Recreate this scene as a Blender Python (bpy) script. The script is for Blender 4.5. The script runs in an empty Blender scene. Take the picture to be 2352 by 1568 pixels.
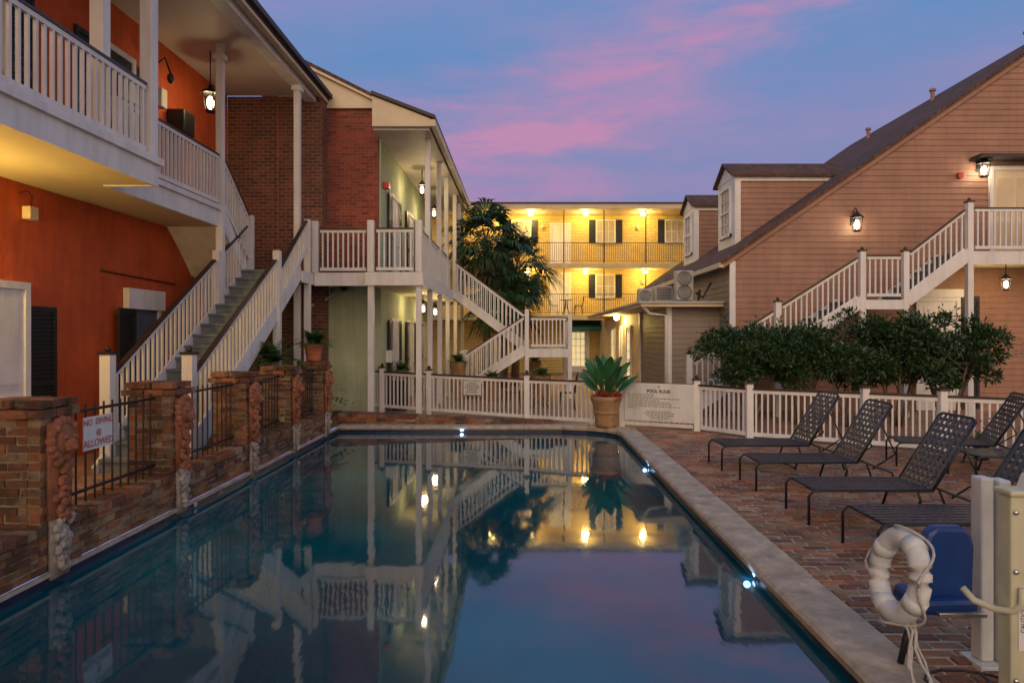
import bpy, math, random
from mathutils import Vector, Matrix
random.seed(7)
sc=bpy.context.scene
COL=sc.collection
V=Vector
XP,XN,YN=(1,0,0),(-1,0,0),(0,-1,0)
# ------------------------------------------------------------------ materials
def newmat(name):
    m=bpy.data.materials.new(name); m.use_nodes=True
    nt=m.node_tree; b=nt.nodes['Principled BSDF']; return m,nt,b
def N(nt,t,**k):
    n=nt.nodes.new(t)
    for a,v in k.items():
        if a in('operation','blend_type','data_type','noise_dimensions','feature'): setattr(n,a,v)
        else: n.inputs[a].default_value=v
    return n
def mth(nt,op,a,b=None,c=None):
    n=nt.nodes.new('ShaderNodeMath'); n.operation=op
    for i,x in enumerate((a,b,c)):
        if x is None: continue
        if hasattr(x,'is_linked'): nt.links.new(x,n.inputs[i])
        else: n.inputs[i].default_value=x
    return n.outputs[0]
def mixc(nt,f,a,b,bt='MIX'):
    n=nt.nodes.new('ShaderNodeMix'); n.data_type='RGBA'; n.blend_type=bt
    for i,x in ((0,f),(6,a),(7,b)):
        if hasattr(x,'is_linked'): nt.links.new(x,n.inputs[i])
        else:
            n.inputs[i].default_value = x if i==0 else (x[0],x[1],x[2],1)
    return n.outputs[2]
def ramp(nt,f,a,b):
    n=nt.nodes.new('ShaderNodeMapRange'); nt.links.new(f,n.inputs[0]); n.inputs[1].default_value=a; n.inputs[2].default_value=b; return n.outputs[0]
def noise(nt,vec,scale,detail=4,rough=.6):
    n=nt.nodes.new('ShaderNodeTexNoise'); n.inputs['Scale'].default_value=scale; n.inputs['Detail'].default_value=detail; n.inputs['Roughness'].default_value=rough
    if vec is not None: nt.links.new(vec,n.inputs['Vector'])
    return n.outputs[0]
def bump(nt,b,h,dist,strength=1):
    n=nt.nodes.new('ShaderNodeBump'); n.inputs['Strength'].default_value=strength; n.inputs['Distance'].default_value=dist
    nt.links.new(h,n.inputs['Height']); nt.links.new(n.outputs[0],b.inputs['Normal'])
def scalevec(nt,vec,s):
    n=nt.nodes.new('ShaderNodeVectorMath'); n.operation='MULTIPLY'; nt.links.new(vec,n.inputs[0]); n.inputs[1].default_value=s; return n.outputs[0]
def paint(name,c,rough=.6,var=.18,scale=1.5,bmp=0.002,metal=0,streak=0,island=0):
    m,nt,b=newmat(name)
    g=N(nt,'ShaderNodeNewGeometry'); pos=g.outputs['Position']
    f=ramp(nt,noise(nt,pos,scale,6,.65),.3,.7)
    col=mixc(nt,f,[x*(1-var) for x in c],[min(1,x*(1+var)) for x in c])
    if streak:
        f2=ramp(nt,noise(nt,scalevec(nt,pos,(5,5,.6)),1.2,5),.45,.75)
        f3=mth(nt,'MULTIPLY',f2,streak)
        col=mixc(nt,f3,col,[x*.35 for x in c])
    if island:
        f4=mth(nt,'MULTIPLY',g.outputs['Random Per Island'],island)
        col=mixc(nt,f4,col,[min(1,x*2.2) for x in c])
    nt.links.new(col,b.inputs['Base Color'])
    b.inputs['Roughness'].default_value=rough; b.inputs['Metallic'].default_value=metal
    if bmp: bump(nt,b,noise(nt,pos,scale*25,3),bmp)
    return m
def emis(name,c,s):
    m,nt,b=newmat(name); b.inputs['Base Color'].default_value=(*c,1); b.inputs['Emission Color'].default_value=(*c,1); b.inputs['Emission Strength'].default_value=s; return m
def uvn(nt,swap=False):
    g=N(nt,'ShaderNodeNewGeometry')
    sn=nt.nodes.new('ShaderNodeSeparateXYZ'); nt.links.new(g.outputs['True Normal'],sn.inputs[0])
    sp=nt.nodes.new('ShaderNodeSeparateXYZ'); nt.links.new(g.outputs['Position'],sp.inputs[0])
    a=mth(nt,'GREATER_THAN',mth(nt,'ABSOLUTE',sn.outputs[0]),.6); b=mth(nt,'GREATER_THAN',mth(nt,'ABSOLUTE',sn.outputs[2]),.6)
    def lerp(x,y,f): return mth(nt,'ADD',mth(nt,'MULTIPLY',x,mth(nt,'SUBTRACT',1.0,f)),mth(nt,'MULTIPLY',y,f))
    U=lerp(sp.outputs[0],sp.outputs[1],a); W=lerp(sp.outputs[2],sp.outputs[1],b)
    c=nt.nodes.new('ShaderNodeCombineXYZ')
    if swap: U,W=W,U
    nt.links.new(U,c.inputs[0]); nt.links.new(W,c.inputs[1])
    return c.outputs[0],g.outputs['Position']
def brick(name,c1,c2,mortar,bw=.21,bh=.075,ms=.008,stain=.5,staincol=(.03,.025,.02),rough=.8,depth=.012,lime=0,swap=False,warp=.01,sscale=.9):
    m,nt,b=newmat(name)
    uv,pos=uvn(nt,swap)
    nz=nt.nodes.new('ShaderNodeTexNoise'); nz.inputs['Scale'].default_value=3; nt.links.new(pos,nz.inputs['Vector'])
    off=nt.nodes.new('ShaderNodeVectorMath'); off.operation='SCALE'; nt.links.new(nz.outputs['Color'],off.inputs[0]); off.inputs['Scale'].default_value=warp*2
    ad=nt.nodes.new('ShaderNodeVectorMath'); ad.operation='ADD'; nt.links.new(uv,ad.inputs[0]); nt.links.new(off.outputs[0],ad.inputs[1])
    br=nt.nodes.new('ShaderNodeTexBrick'); nt.links.new(ad.outputs[0],br.inputs['Vector'])
    br.inputs['Scale'].default_value=1; br.inputs['Brick Width'].default_value=bw; br.inputs['Row Height'].default_value=bh; br.inputs['Mortar Size'].default_value=ms; br.inputs['Mortar Smooth'].default_value=.3
    br.inputs['Bias'].default_value=0
    br.inputs['Color1'].default_value=(*c1,1); br.inputs['Color2'].default_value=(*c2,1); br.inputs['Mortar'].default_value=(*mortar,1)
    col=br.outputs['Color']
    n1=ramp(nt,noise(nt,pos,9,5,.7),.35,.7)
    col=mixc(nt,mth(nt,'MULTIPLY',n1,.3),col,[x*.4 for x in c1])
    if lime:
        n3=ramp(nt,noise(nt,pos,3.1,6,.75),.55,.72)
        col=mixc(nt,mth(nt,'MULTIPLY',n3,lime),col,(.5,.44,.38))
    n2=ramp(nt,noise(nt,pos,sscale,6,.7),.42,.72)
    col=mixc(nt,mth(nt,'MULTIPLY',n2,stain),col,staincol)
    nt.links.new(col,b.inputs['Base Color'])
    b.inputs['Roughness'].default_value=rough
    h=mth(nt,'ADD',mth(nt,'MULTIPLY',br.outputs['Fac'],-1),mth(nt,'MULTIPLY',noise(nt,pos,40,4),.5))
    bump(nt,b,h,depth)
    return m
def brickisl(name,stops,dirt,dirtcol,rough,lime,dsc=1.3):
    m,nt,b=newmat(name)
    g=N(nt,'ShaderNodeNewGeometry'); pos=g.outputs['Position']
    r=nt.nodes.new('ShaderNodeValToRGB'); nt.links.new(g.outputs['Random Per Island'],r.inputs[0])
    e=r.color_ramp.elements
    for i,(p,c) in enumerate(stops):
        if i<2: e[i].position=p; e[i].color=(*c,1)
        else:
            q=e.new(p); q.color=(*c,1)
    col=r.outputs[0]
    col=mixc(nt,mth(nt,'MULTIPLY',ramp(nt,noise(nt,pos,22,5,.7),.35,.75),.55),col,(.08,.04,.03))
    col=mixc(nt,mth(nt,'MULTIPLY',ramp(nt,noise(nt,pos,5.5,7,.85),.53,.64),lime),col,(.48,.40,.31))
    col=mixc(nt,mth(nt,'MULTIPLY',ramp(nt,noise(nt,pos,dsc,7,.75),.43,.64),dirt),col,dirtcol)
    nt.links.new(col,b.inputs['Base Color'])
    nt.links.new(mth(nt,'ADD',mth(nt,'MULTIPLY',noise(nt,pos,2.0,4),.5),rough-.25),b.inputs['Roughness'])
    bump(nt,b,noise(nt,pos,38,6,.75),.022)
    return m
M={}
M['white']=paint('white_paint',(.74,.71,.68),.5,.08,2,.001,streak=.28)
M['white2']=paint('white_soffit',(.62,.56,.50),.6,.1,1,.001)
M['cream']=paint('cream_paint',(.66,.54,.36),.6,.1,1.5)
M['ceil']=paint('ceiling_cream',(.66,.59,.38),.6,.08,1)
M['orange']=paint('orange_stucco',(.56,.09,.018),.75,.28,.9,.004,streak=.4)
M['green']=paint('green_stucco',(.46,.52,.34),.8,.18,1.1,.004,streak=.3)
M['dark']=paint('dark_rail',(.04,.022,.017),.35,.3,3)
M['shut']=paint('shutter_black',(.012,.014,.018),.45,.3,3)
M['iron']=paint('black_iron',(.012,.012,.014),.4,.3,8)
M['tread']=paint('tread_grey',(.16,.19,.20),.5,.2,4)
M['pink']=paint('pink_siding',(.335,.175,.115),.6,.18,1.2,.002,streak=.3)
M['greys']=paint('grey_siding',(.26,.205,.165),.6,.14,1.2,.002,streak=.2)
M['shingle']=brick('brown_shingle',(.17,.08,.05),(.09,.045,.03),(.03,.015,.012),.3,.14,.006,.3,swap=True,rough=.9,depth=.01)
M['roof']=paint('roof_trim_dark',(.05,.035,.03),.6)
M['brick1']=brick('old_brick',(.30,.095,.05),(.11,.045,.035),(.35,.25,.17),.21,.08,.011,.6,sscale=.6)
M['brick2']=brick('red_brick',(.48,.09,.045),(.20,.045,.035),(.32,.18,.12),.2,.075,.009,.45)
ST=[(0,(.10,.045,.03)),(1,(.22,.11,.07)),(.2,(.32,.10,.04)),(.42,(.46,.18,.065)),(.62,(.38,.21,.085)),(.8,(.44,.31,.18)),(.92,(.22,.075,.04))]
M['bw']=brickisl('parapet_brick',ST,.85,(.045,.034,.015),.85,.42,2.2)
M['pav']=brickisl('brick_paver',[(0,(.16,.06,.03)),(1,(.36,.26,.17)),(.25,(.44,.15,.055)),(.5,(.58,.23,.085)),(.7,(.30,.115,.05)),(.85,(.50,.30,.15))],.66,(.05,.042,.026),.5,.6,1.1)
M['mortar']=paint('mortar',(.37,.30,.20),.9,.45,6,.015,streak=.5)
M['bed']=paint('paving_joint',(.40,.34,.25),.8,.6,2.5,.01)
M['deck']=brick('deck_brick',(.52,.21,.09),(.24,.10,.055),(.44,.36,.26),.21,.105,.014,.6,(.06,.045,.03),lime=.5,depth=.018,rough=.5,warp=.03,sscale=1.3)
M['tile']=brick('navy_tile',(.012,.02,.07),(.018,.03,.09),(.03,.04,.07),.15,.15,.004,.2,rough=.25,depth=.002)
M['yellow']=brick('yellow_brick',(.74,.55,.19),(.64,.46,.16),(.46,.32,.13),.4,.15,.012,.15,(.4,.3,.12),depth=.012)
M['yellowp']=paint('yellow_plain',(.72,.56,.26),.7)
M['stone']=paint('coping_stone',(.53,.43,.32),.75,.34,5,.016,streak=.35)
M['terra']=paint('terracotta_relief',(.40,.15,.075),.8,.4,9,.012,streak=.5)
M['weath']=paint('weathered_relief',(.46,.40,.34),.85,.5,9,.012,streak=.6)
M['pot']=paint('pot_clay',(.34,.20,.09),.6,.35,5,.004,streak=.45)
M['potred']=paint('pot_terracotta',(.46,.15,.075),.75,.2,5,.003)
M['leaf']=paint('shrub_leaf',(.020,.046,.013),.45,.4,3,0,island=.8)
M['palm']=paint('palm_leaf',(.022,.055,.018),.5,.4,2,0,island=.5)
M['deadpalm']=paint('dead_palm_leaf',(.07,.06,.028),.7,.4,2,0,island=.4)
M['bleaf']=paint('broad_leaf',(.022,.09,.03),.3,.4,5,0,island=.7)
M['fern']=paint('fern_leaf',(.06,.15,.03),.45,.4,4,0,island=.6)
M['trunk']=paint('bark',(.19,.13,.085),.85,.4,10,.01)
M['flow']=paint('pink_flower',(.6,.06,.25),.6)
M['redleaf']=paint('red_leaf',(.25,.03,.02),.5,.3,5,0,island=.5)
M['signw']=paint('sign_white',(.68,.66,.63),.5,.08,3,0,streak=.3)
M['txtr']=paint('sign_red',(.42,.12,.11),.6,.2,30,0)
M['txtk']=paint('sign_black',(.03,.03,.03),.6,0,1,0)
M['strap']=paint('strap_charcoal',(.035,.035,.042),.35,.3,20,.001)
M['metalgrey']=paint('unit_grey',(.40,.38,.34),.5,.15,4)
M['steel']=paint('steel',(.5,.5,.5),.25,.1,4,0,metal=1)
M['blue']=paint('blue_plastic',(.004,.036,.17),.35,.2,6,.001)
M['liftw']=paint('lift_white',(.58,.59,.57),.4,.12,5,.0005,streak=.35)
M['liftc']=paint('lift_cream',(.54,.52,.35),.45,.12,5,.0005,streak=.4)
M['ring']=paint('ring_white',(.58,.58,.57),.6,.2,7,.002,streak=.4)
M['rope']=paint('rope',(.5,.47,.43),.85,.2,40,.003)
M['awn']=paint('awning_green',(.01,.10,.07),.7)
M['red']=paint('alarm_red',(.5,.02,.02),.4)
M['glass']=paint('window_glass',(.10,.12,.16),.08,.3,1,0)
M['curt']=paint('window_blind',(.45,.38,.30),.7,.15,6,0)
M['glow']=emis('lamp_glow',(1,.78,.35),20)
M['glow2']=emis('lamp_glow_soft',(1,.85,.55),7)
M['pl']=emis('pool_light_lens',(.4,.65,1),6)
M['lit']=emis('lit_glass',(.75,.62,.32),.8)
m,nt,b=newmat('pool_water'); M['water']=m
g=N(nt,'ShaderNodeNewGeometry')
f=ramp(nt,noise(nt,g.outputs['Position'],.4,2),.35,.65)
col=mixc(nt,f,(.001,.038,.060),(.002,.105,.135)); nt.links.new(col,b.inputs['Base Color'])
b.inputs['Roughness'].default_value=.04; b.inputs['IOR'].default_value=1.9
bump(nt,b,noise(nt,scalevec(nt,g.outputs['Position'],(1.6,.5,1)),2.4,3),.0024,.5)
# ------------------------------------------------------------------ geometry helpers
ORG={}
def setp(o,label=None,cat=None,group=None,kind=None):
    if label:o['label']=label
    if cat:o['category']=cat
    if group:o['group']=group
    if kind:o['kind']=kind
    return o
def thing(name,label,cat,loc=(0,0,0),group=None):
    o=bpy.data.objects.new(name,None); COL.objects.link(o); o.location=loc; o.empty_display_size=.2
    ORG[o]=V(loc); return setp(o,label,cat,group)
class MB:
    def __init__(s): s.v=[];s.f=[]
    def add(s,vs,fs):
        k=len(s.v); s.v+= [V(p) for p in vs]; s.f+=[tuple(i+k for i in q) for q in fs]; return s
    def hexa(s,c): return s.add(c,[(0,3,2,1),(4,5,6,7),(0,1,5,4),(1,2,6,5),(2,3,7,6),(3,0,4,7)])
    def box(s,x0,x1,y0,y1,z0,z1): return s.hexa([(x0,y0,z0),(x1,y0,z0),(x1,y1,z0),(x0,y1,z0),(x0,y0,z1),(x1,y0,z1),(x1,y1,z1),(x0,y1,z1)])
    def jbox(s,x0,x1,y0,y1,z0,z1,j=.006):
        r=lambda:random.uniform(-j,j)
        return s.hexa([(x+r(),y+r(),z+r()) for x,y,z in((x0,y0,z0),(x1,y0,z0),(x1,y1,z0),(x0,y1,z0),(x0,y0,z1),(x1,y0,z1),(x1,y1,z1),(x0,y1,z1))])
    def bricks(s,x0,x1,y0,y1,z0,z1,ch=.068,bl=.2,g=.013,faces='xXyY',th=.1,out=.007):
        nc=max(1,round((z1-z0)/ch)); ch=(z1-z0)/nc
        def row(a,b,off):
            t=a-(bl*.5 if off else 0); r=[]
            while t<b-.01:
                e=t+bl*random.uniform(.88,1.12); r.append((max(t,a)+g/2,min(e,b)-g/2)); t=e
            return [q for q in r if q[1]-q[0]>.025]
        for i in range(nc):
            za=z0+i*ch+g/2; zb=z0+(i+1)*ch-g/2
            for f in 'xX':
                if f in faces:
                    for a,b in row(y0,y1,i%2):
                        o=random.uniform(-out,out)*1.5
                        if f=='x': s.jbox(x0+o,x0+th,a,b,za,zb)
                        else: s.jbox(x1-th,x1+o,a,b,za,zb)
            for f in 'yY':
                if f in faces:
                    for a,b in row(x0+th,x1-th,(i+1)%2):
                        o=random.uniform(-out,out)*1.5
                        if f=='y': s.jbox(a,b,y0+o,y0+th,za,zb)
                        else: s.jbox(a,b,y1-th,y1+o,za,zb)
        return s
    def ob(s,C,Nn,u0,u1,v0,v1,n0,n1):
        C=V(C);Nn=V(Nn);R=V((0,0,1)).cross(Nn);Z=V((0,0,1))
        L=lambda u,v,n:C+R*u+Z*v+Nn*n
        return s.hexa([L(u0,v0,n1),L(u1,v0,n1),L(u1,v0,n0),L(u0,v0,n0),L(u0,v1,n1),L(u1,v1,n1),L(u1,v1,n0),L(u0,v1,n0)])
    def beam(s,p0,p1,w,h):
        p0=V(p0);p1=V(p1);d=(p1-p0).normalized();up=V((0,0,1)) if abs(d.z)<.95 else V((0,1,0))
        r=d.cross(up).normalized();u=r.cross(d); r*=w/2;u*=h/2
        return s.hexa([p0-r-u,p0+r-u,p1+r-u,p1-r-u,p0-r+u,p0+r+u,p1+r+u,p1-r+u])
    def path(s,pts,r,n=7,r2=None,closed=False):
        pts=[V(p) for p in pts]; k=len(s.v); m=len(pts)
        up=V((.13,.21,.97))
        for i,p in enumerate(pts):
            a=pts[i-1] if (i>0 or closed) else p; c=pts[(i+1)%m] if (i<m-1 or closed) else p
            d=(c-a).normalized(); x=d.cross(up)
            if x.length<.1: x=d.cross(V((1,0,0)))
            x.normalize(); y=d.cross(x)
            rr=r if r2 is None else r+(r2-r)*i/(m-1)
            for j in range(n):
                t=2*math.pi*j/n; s.v.append(p+x*math.cos(t)*rr+y*math.sin(t)*rr)
        for i in range(m if closed else m-1):
            i2=(i+1)%m
            for j in range(n):
                s.f.append((k+i*n+j,k+i*n+(j+1)%n,k+i2*n+(j+1)%n,k+i2*n+j))
        if not closed:
            s.f.append(tuple(k+j for j in reversed(range(n)))); s.f.append(tuple(k+(m-1)*n+j for j in range(n)))
        return s
    def prism(s,pts,vec):
        n=len(pts); vs=[V(p) for p in pts]; vs+=[p+V(vec) for p in vs]
        return s.add(vs,[tuple(reversed(range(n))),tuple(range(n,2*n))]+[(i,(i+1)%n,n+(i+1)%n,n+i) for i in range(n)])
    def lathe(s,c,prof,n=24):
        k=len(s.v)
        for r,z in prof:
            for j in range(n):
                t=2*math.pi*j/n; s.v.append(V((c[0]+r*math.cos(t),c[1]+r*math.sin(t),c[2]+z)))
        for i in range(len(prof)-1):
            for j in range(n): s.f.append((k+i*n+j,k+i*n+(j+1)%n,k+(i+1)*n+(j+1)%n,k+(i+1)*n+j))
        return s
    def ell(s,c,rx,ry,rz,n=10,m=7,jit=0):
        k=len(s.v)
        for i in range(m+1):
            a=math.pi*i/m
            for j in range(n):
                t=2*math.pi*j/n; q=1+random.uniform(-jit,jit)
                s.v.append(V((c[0]+rx*q*math.sin(a)*math.cos(t),c[1]+ry*q*math.sin(a)*math.sin(t),c[2]+rz*math.cos(a))))
        for i in range(m):
            for j in range(n): s.f.append((k+i*n+j,k+(i+1)*n+j,k+(i+1)*n+(j+1)%n,k+i*n+(j+1)%n))
        return s
    def lap(s,C,Nn,poly,step=.15,out=.018):
        us=[p for p in poly]; z0=min(p[1] for p in poly); z1=max(p[1] for p in poly)
        C=V(C);Nn=V(Nn);R=V((0,0,1)).cross(Nn)
        def ext(z):
            xs=[]
            for i in range(len(us)):
                a=us[i];b=us[(i+1)%len(us)]
                if (a[1]-z)*(b[1]-z)<=0 and a[1]!=b[1]:
                    xs.append(a[0]+(b[0]-a[0])*(z-a[1])/(b[1]-a[1]))
                elif a[1]==b[1]==z: xs+=[a[0],b[0]]
            return (min(xs),max(xs)) if xs else None
        z=z0
        while z<z1-.01:
            zt=min(z+step,z1); e0=ext(z+1e-5);e1=ext(zt-1e-5)
            if e0 and e1:
                L=lambda u,v,n:C+R*u+V((0,0,v))+Nn*n
                s.add([L(e0[0],z,out),L(e0[1],z,out),L(e1[1],zt,.002),L(e1[0],zt,.002),L(e0[0],z,0),L(e0[1],z,0)],[(0,1,2,3),(4,5,1,0)])
            z=zt
        return s
    def leaf(s,p,d,nrm,l,w):
        d=V(d).normalized(); r=d.cross(V(nrm)); 
        if r.length<.01: r=d.cross(V((1,0,0)))
        r=r.normalized()*w/2; p=V(p)
        return s.add([p,p+d*l*.5+r,p+d*l,p+d*l*.5-r],[(0,1,2,3)])
    def build(s,name,m,parent=None,smooth=False,bevel=0,loc=None,**k):
        o0=ORG[parent] if parent else V(loc or (0,0,0))
        me=bpy.data.meshes.new(name); me.from_pydata([tuple(p-o0) for p in s.v],[],s.f); me.update()
        if smooth: me.shade_smooth()
        me.materials.append(M[m] if isinstance(m,str) else m)
        o=bpy.data.objects.new(name,me); COL.objects.link(o)
        if parent: o.parent=parent
        else: o.location=o0
        ORG[o]=o0
        if bevel:
            bv=o.modifiers.new('b','BEVEL'); bv.width=bevel; bv.segments=2; bv.limit_method='ANGLE'
        return setp(o,**k)
def inst(src,parent,d):
    o=src.copy(); COL.objects.link(o); o.parent=parent; o.location=src.location+V(d); ORG[o]=ORG[src]; return o
def copy_tree(o,parent=None):
    c=o.copy(); COL.objects.link(c)
    if parent: c.parent=parent
    for ch in list(o.children): copy_tree(ch,c)
    return c
def text(name,s,size,C,Nn,m,parent,tilt=0,bold=0,sx=1):
    cu=bpy.data.curves.new('t','FONT'); cu.body=s; cu.size=size; cu.align_x='CENTER'; cu.align_y='CENTER'; cu.offset=bold
    to=bpy.data.objects.new('t',cu); COL.objects.link(to)
    bpy.context.view_layer.update()
    me=bpy.data.meshes.new_from_object(to.evaluated_get(bpy.context.evaluated_depsgraph_get()))
    bpy.data.objects.remove(to)
    Nn=V(Nn).normalized();R=V((0,0,1)).cross(Nn);Z=V((0,0,1)); c,sn=math.cos(tilt),math.sin(tilt)
    for v in me.vertices:
        x,y=v.co.x*sx,v.co.y; x,y=x*c-y*sn,x*sn+y*c
        v.co=V(C)+R*x+Z*y+Nn*.002-ORG[parent]
    me.name=name; me.materials.clear(); me.materials.append(M[m])
    o=bpy.data.objects.new(name,me); COL.objects.link(o); o.parent=parent; ORG[o]=ORG[parent]; return o
def railing(par,p0,p1,h=1.0,sp=.135,name='railing',bw=.034,top='dark',mat='white',bar='baluster',round_=False,endgap=.06):
    p0=V(p0);p1=V(p1);z=V((0,0,1)); d=p1-p0; hd=V((d.x,d.y,0)); L=hd.length; e=d*(endgap/L)
    a,b_=p0+e,p1-e
    r=MB().beam(a+z*.09,b_+z*.09,.045,.07).beam(a+z*(h-.07),b_+z*(h-.07),.045,.06).build(name,mat,par) if not round_ else MB().beam(a+z*.09,b_+z*.09,.02,.02).build(name,mat,par)
    t=(MB().beam(a+z*(h-.02),b_+z*(h-.02),.075,.034) if not round_ else MB().beam(a+z*(h-.02),b_+z*(h-.02),.035,.03)).build('handrail',top,r)
    n=max(2,int(L/sp)); sl=d.z/L
    src=None
    for i in range(n):
        q=a+(b_-a)*((i+.5)/n)
        if src is None:
            q0=q.copy(); w=bw/2; R=hd.normalized()*w; S=V((-R.y,R.x,0)); lo,hi=.07,h-.06
            f=[q-R-S,q+R-S,q+R+S,q-R+S]
            src=MB().hexa([p+z*lo for p in f]+[p+z*hi for p in f]).build(bar,mat,r)
        else: inst(src,r,q-q0)
    return r
def post(par,x,y,z0,z1,w=.12,name='post',cap=None,m='white'):
    b=MB().box(x-w/2,x+w/2,y-w/2,y+w/2,z0,z1)
    o=b.build(name,m,par,bevel=.006)
    if cap:
        MB().box(x-w/2-.02,x+w/2+.02,y-w/2-.02,y+w/2+.02,z1+.001,z1+.035).ell((x,y,z1+.07),.04,.04,.045,10,6).build('post_cap',cap,o)
    return o
def flight(par,p0,p1,wdir,w,n,mt='tread',str_='white',riser=None):
    p0=V(p0);p1=V(p1);wd=V(wdir);d=p1-p0;run=V((d.x,d.y,0))/n;rise=d.z/n
    src=None
    for i in range(n):
        a=p0+run*i; z=p0.z+rise*(i+1)-.0
        if src is None:
            c=[a,a+run*1.12,a+run*1.12+wd*w,a+wd*w]
            src=MB().hexa([V((q.x,q.y,z-.04)) for q in c]+[V((q.x,q.y,z)) for q in c]).build('tread',mt,par)
            c=[a+run*.12,a+run*.16,a+run*.16+wd*w,a+run*.12+wd*w]
            rs=MB().hexa([V((q.x,q.y,z-rise)) for q in c]+[V((q.x,q.y,z-.041)) for q in c]).build('riser',riser or mt,par)
        else:
            dd=run*i+V((0,0,rise*i)); inst(src,par,dd); inst(rs,par,dd)
    for k in (-.03,w+.03):
        o=wd*k; MB().beam(p0+o+V((0,0,-.02)),p1+o+V((0,0,-.02)),.05,.26).build('stringer',str_,par)
def window(par,C,Nn,w,h,nx=2,ny=2,pane='curt',fr='white'):
    m=MB(); t=.07
    m.ob(C,Nn,-w/2-t,-w/2,-t,h+t,0,.06).ob(C,Nn,w/2,w/2+t,-t,h+t,0,.06).ob(C,Nn,-w/2,w/2,h,h+t,0,.06).ob(C,Nn,-w/2-t*.2,w/2+t*.2,-t,0,0,.09)
    for i in range(1,nx): m.ob(C,Nn,-w/2+w*i/nx-.012,-w/2+w*i/nx+.012,0,h,.012,.035)
    for i in range(1,ny): m.ob(C,Nn,-w/2,w/2,h*i/ny-.015,h*i/ny+.015,.01,.04)
    o=m.build('window',fr,par); MB().ob(C,Nn,-w/2,w/2,0,h,.003,.02).build('pane',pane,o); return o
def shutter(par,C,Nn,w,h,n0=.01,m='shut'):
    b=MB().ob(C,Nn,-w/2,-w/2+.06,0,h,n0,n0+.04).ob(C,Nn,w/2-.06,w/2,0,h,n0,n0+.04)
    for v in (0,h/2-.04,h-.08): b.ob(C,Nn,-w/2+.06,w/2-.06,v,v+.08,n0,n0+.04)
    z=.1
    while z<h-.1:
        b.ob(C,Nn,-w/2+.06,w/2-.06,z,z+.035,n0+.005,n0+.028); z+=.06
    b.ob(C,Nn,-w/2+.05,w/2-.05,.02,h-.02,n0,n0+.006)
    return b.build('shutter',m,par)
def door(par,C,Nn,w,h,m='white',glass=None,louv=False):
    b=MB().ob(C,Nn,-w/2,w/2,0,h,.004,.04)
    for (u0,u1) in((-w/2+.1,-.04),(.04,w/2-.1)):
        for (v0,v1) in((.15,h*.42),(h*.48,h-.15)):
            if louv:
                v=v0
                while v<v1-.03: b.ob(C,Nn,u0,u1,v,v+.03,.04,.055); v+=.05
            elif not glass: b.ob(C,Nn,u0,u1,v0,v1,.04,.052)
    o=b.build('door',m,par)
    MB().ob(C,Nn,-w/2-.1,-w/2,0,h+.1,0,.07).ob(C,Nn,w/2,w/2+.1,0,h+.1,0,.07).ob(C,Nn,-w/2,w/2,h,h+.1,0,.07).build('door_frame','white',o)
    if glass:
        g=MB()
        for i in range(3):
            for j in range(5):
                u=-w/2+.12+(w-.24)*i/3; v=.3+(h-.45)*j/5
                g.ob(C,Nn,u+.015,u+(w-.24)/3-.015,v+.015,v+(h-.45)/5-.015,.04,.045)
        g.build('pane',glass,o)
    MB().ell(tuple(V(C)+V((0,0,1.0))+V((0,0,1)).cross(V(Nn))*(w/2-.08)+V(Nn)*.08),.03,.03,.03).build('handle','steel',o)
    return o
def lantern(C,label,power,s=1.0,wall=None,hang=0,group=None,col=(1,.72,.35)):
    x,y,z=C; t=thing('lantern',label,'lamp',C,group)
    f=MB()
    for a in range(4):
        q=math.pi/4+a*math.pi/2; c,n=math.cos(q),math.sin(q)
        f.beam((x+c*.085*s,y+n*.085*s,z-.16*s),(x+c*.12*s,y+n*.12*s,z+.12*s),.014*s,.014*s)
    f.lathe(C,[(0.0,-.19*s),(.07*s,-.18*s),(.09*s,-.155*s),(0,-.15*s)],8)
    f.build('frame','iron',t)
    MB().lathe(C,[(0,.12*s),(.16*s,.12*s),(.13*s,.16*s),(.05*s,.23*s),(.03*s,.27*s),(0.0,.3*s)],8).build('cap','iron',t)
    MB().ell((x,y,z-.02*s),.06*s,.06*s,.11*s,10,8).build('bulb','glow2',t,smooth=True)
    if wall:
        W=V(wall); p=V(C)
        MB().path([p+V((0,0,.28*s)),p+V((0,0,.36*s))+W*.05,p+V((0,0,.34*s))+W*.14,p+V((0,0,.18*s))+W*.22],.013,6).ob(tuple(p+W*.22+V((0,0,-.02))),tuple(-W),-.05,.05,0,.25,0,.02).build('bracket','iron',t)
    if hang: MB().path([(x,y,z+.29*s),(x,y,z+hang)],.012,6).build('rod','iron',t)
    if power:
        l=bpy.data.lights.new('lamp_light','POINT'); l.energy=power; l.color=col; l.shadow_soft_size=.12
        o=bpy.data.objects.new('lamp_light',l); COL.objects.link(o); o.parent=t; o.location=(0,0,-.02)
    return t
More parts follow.
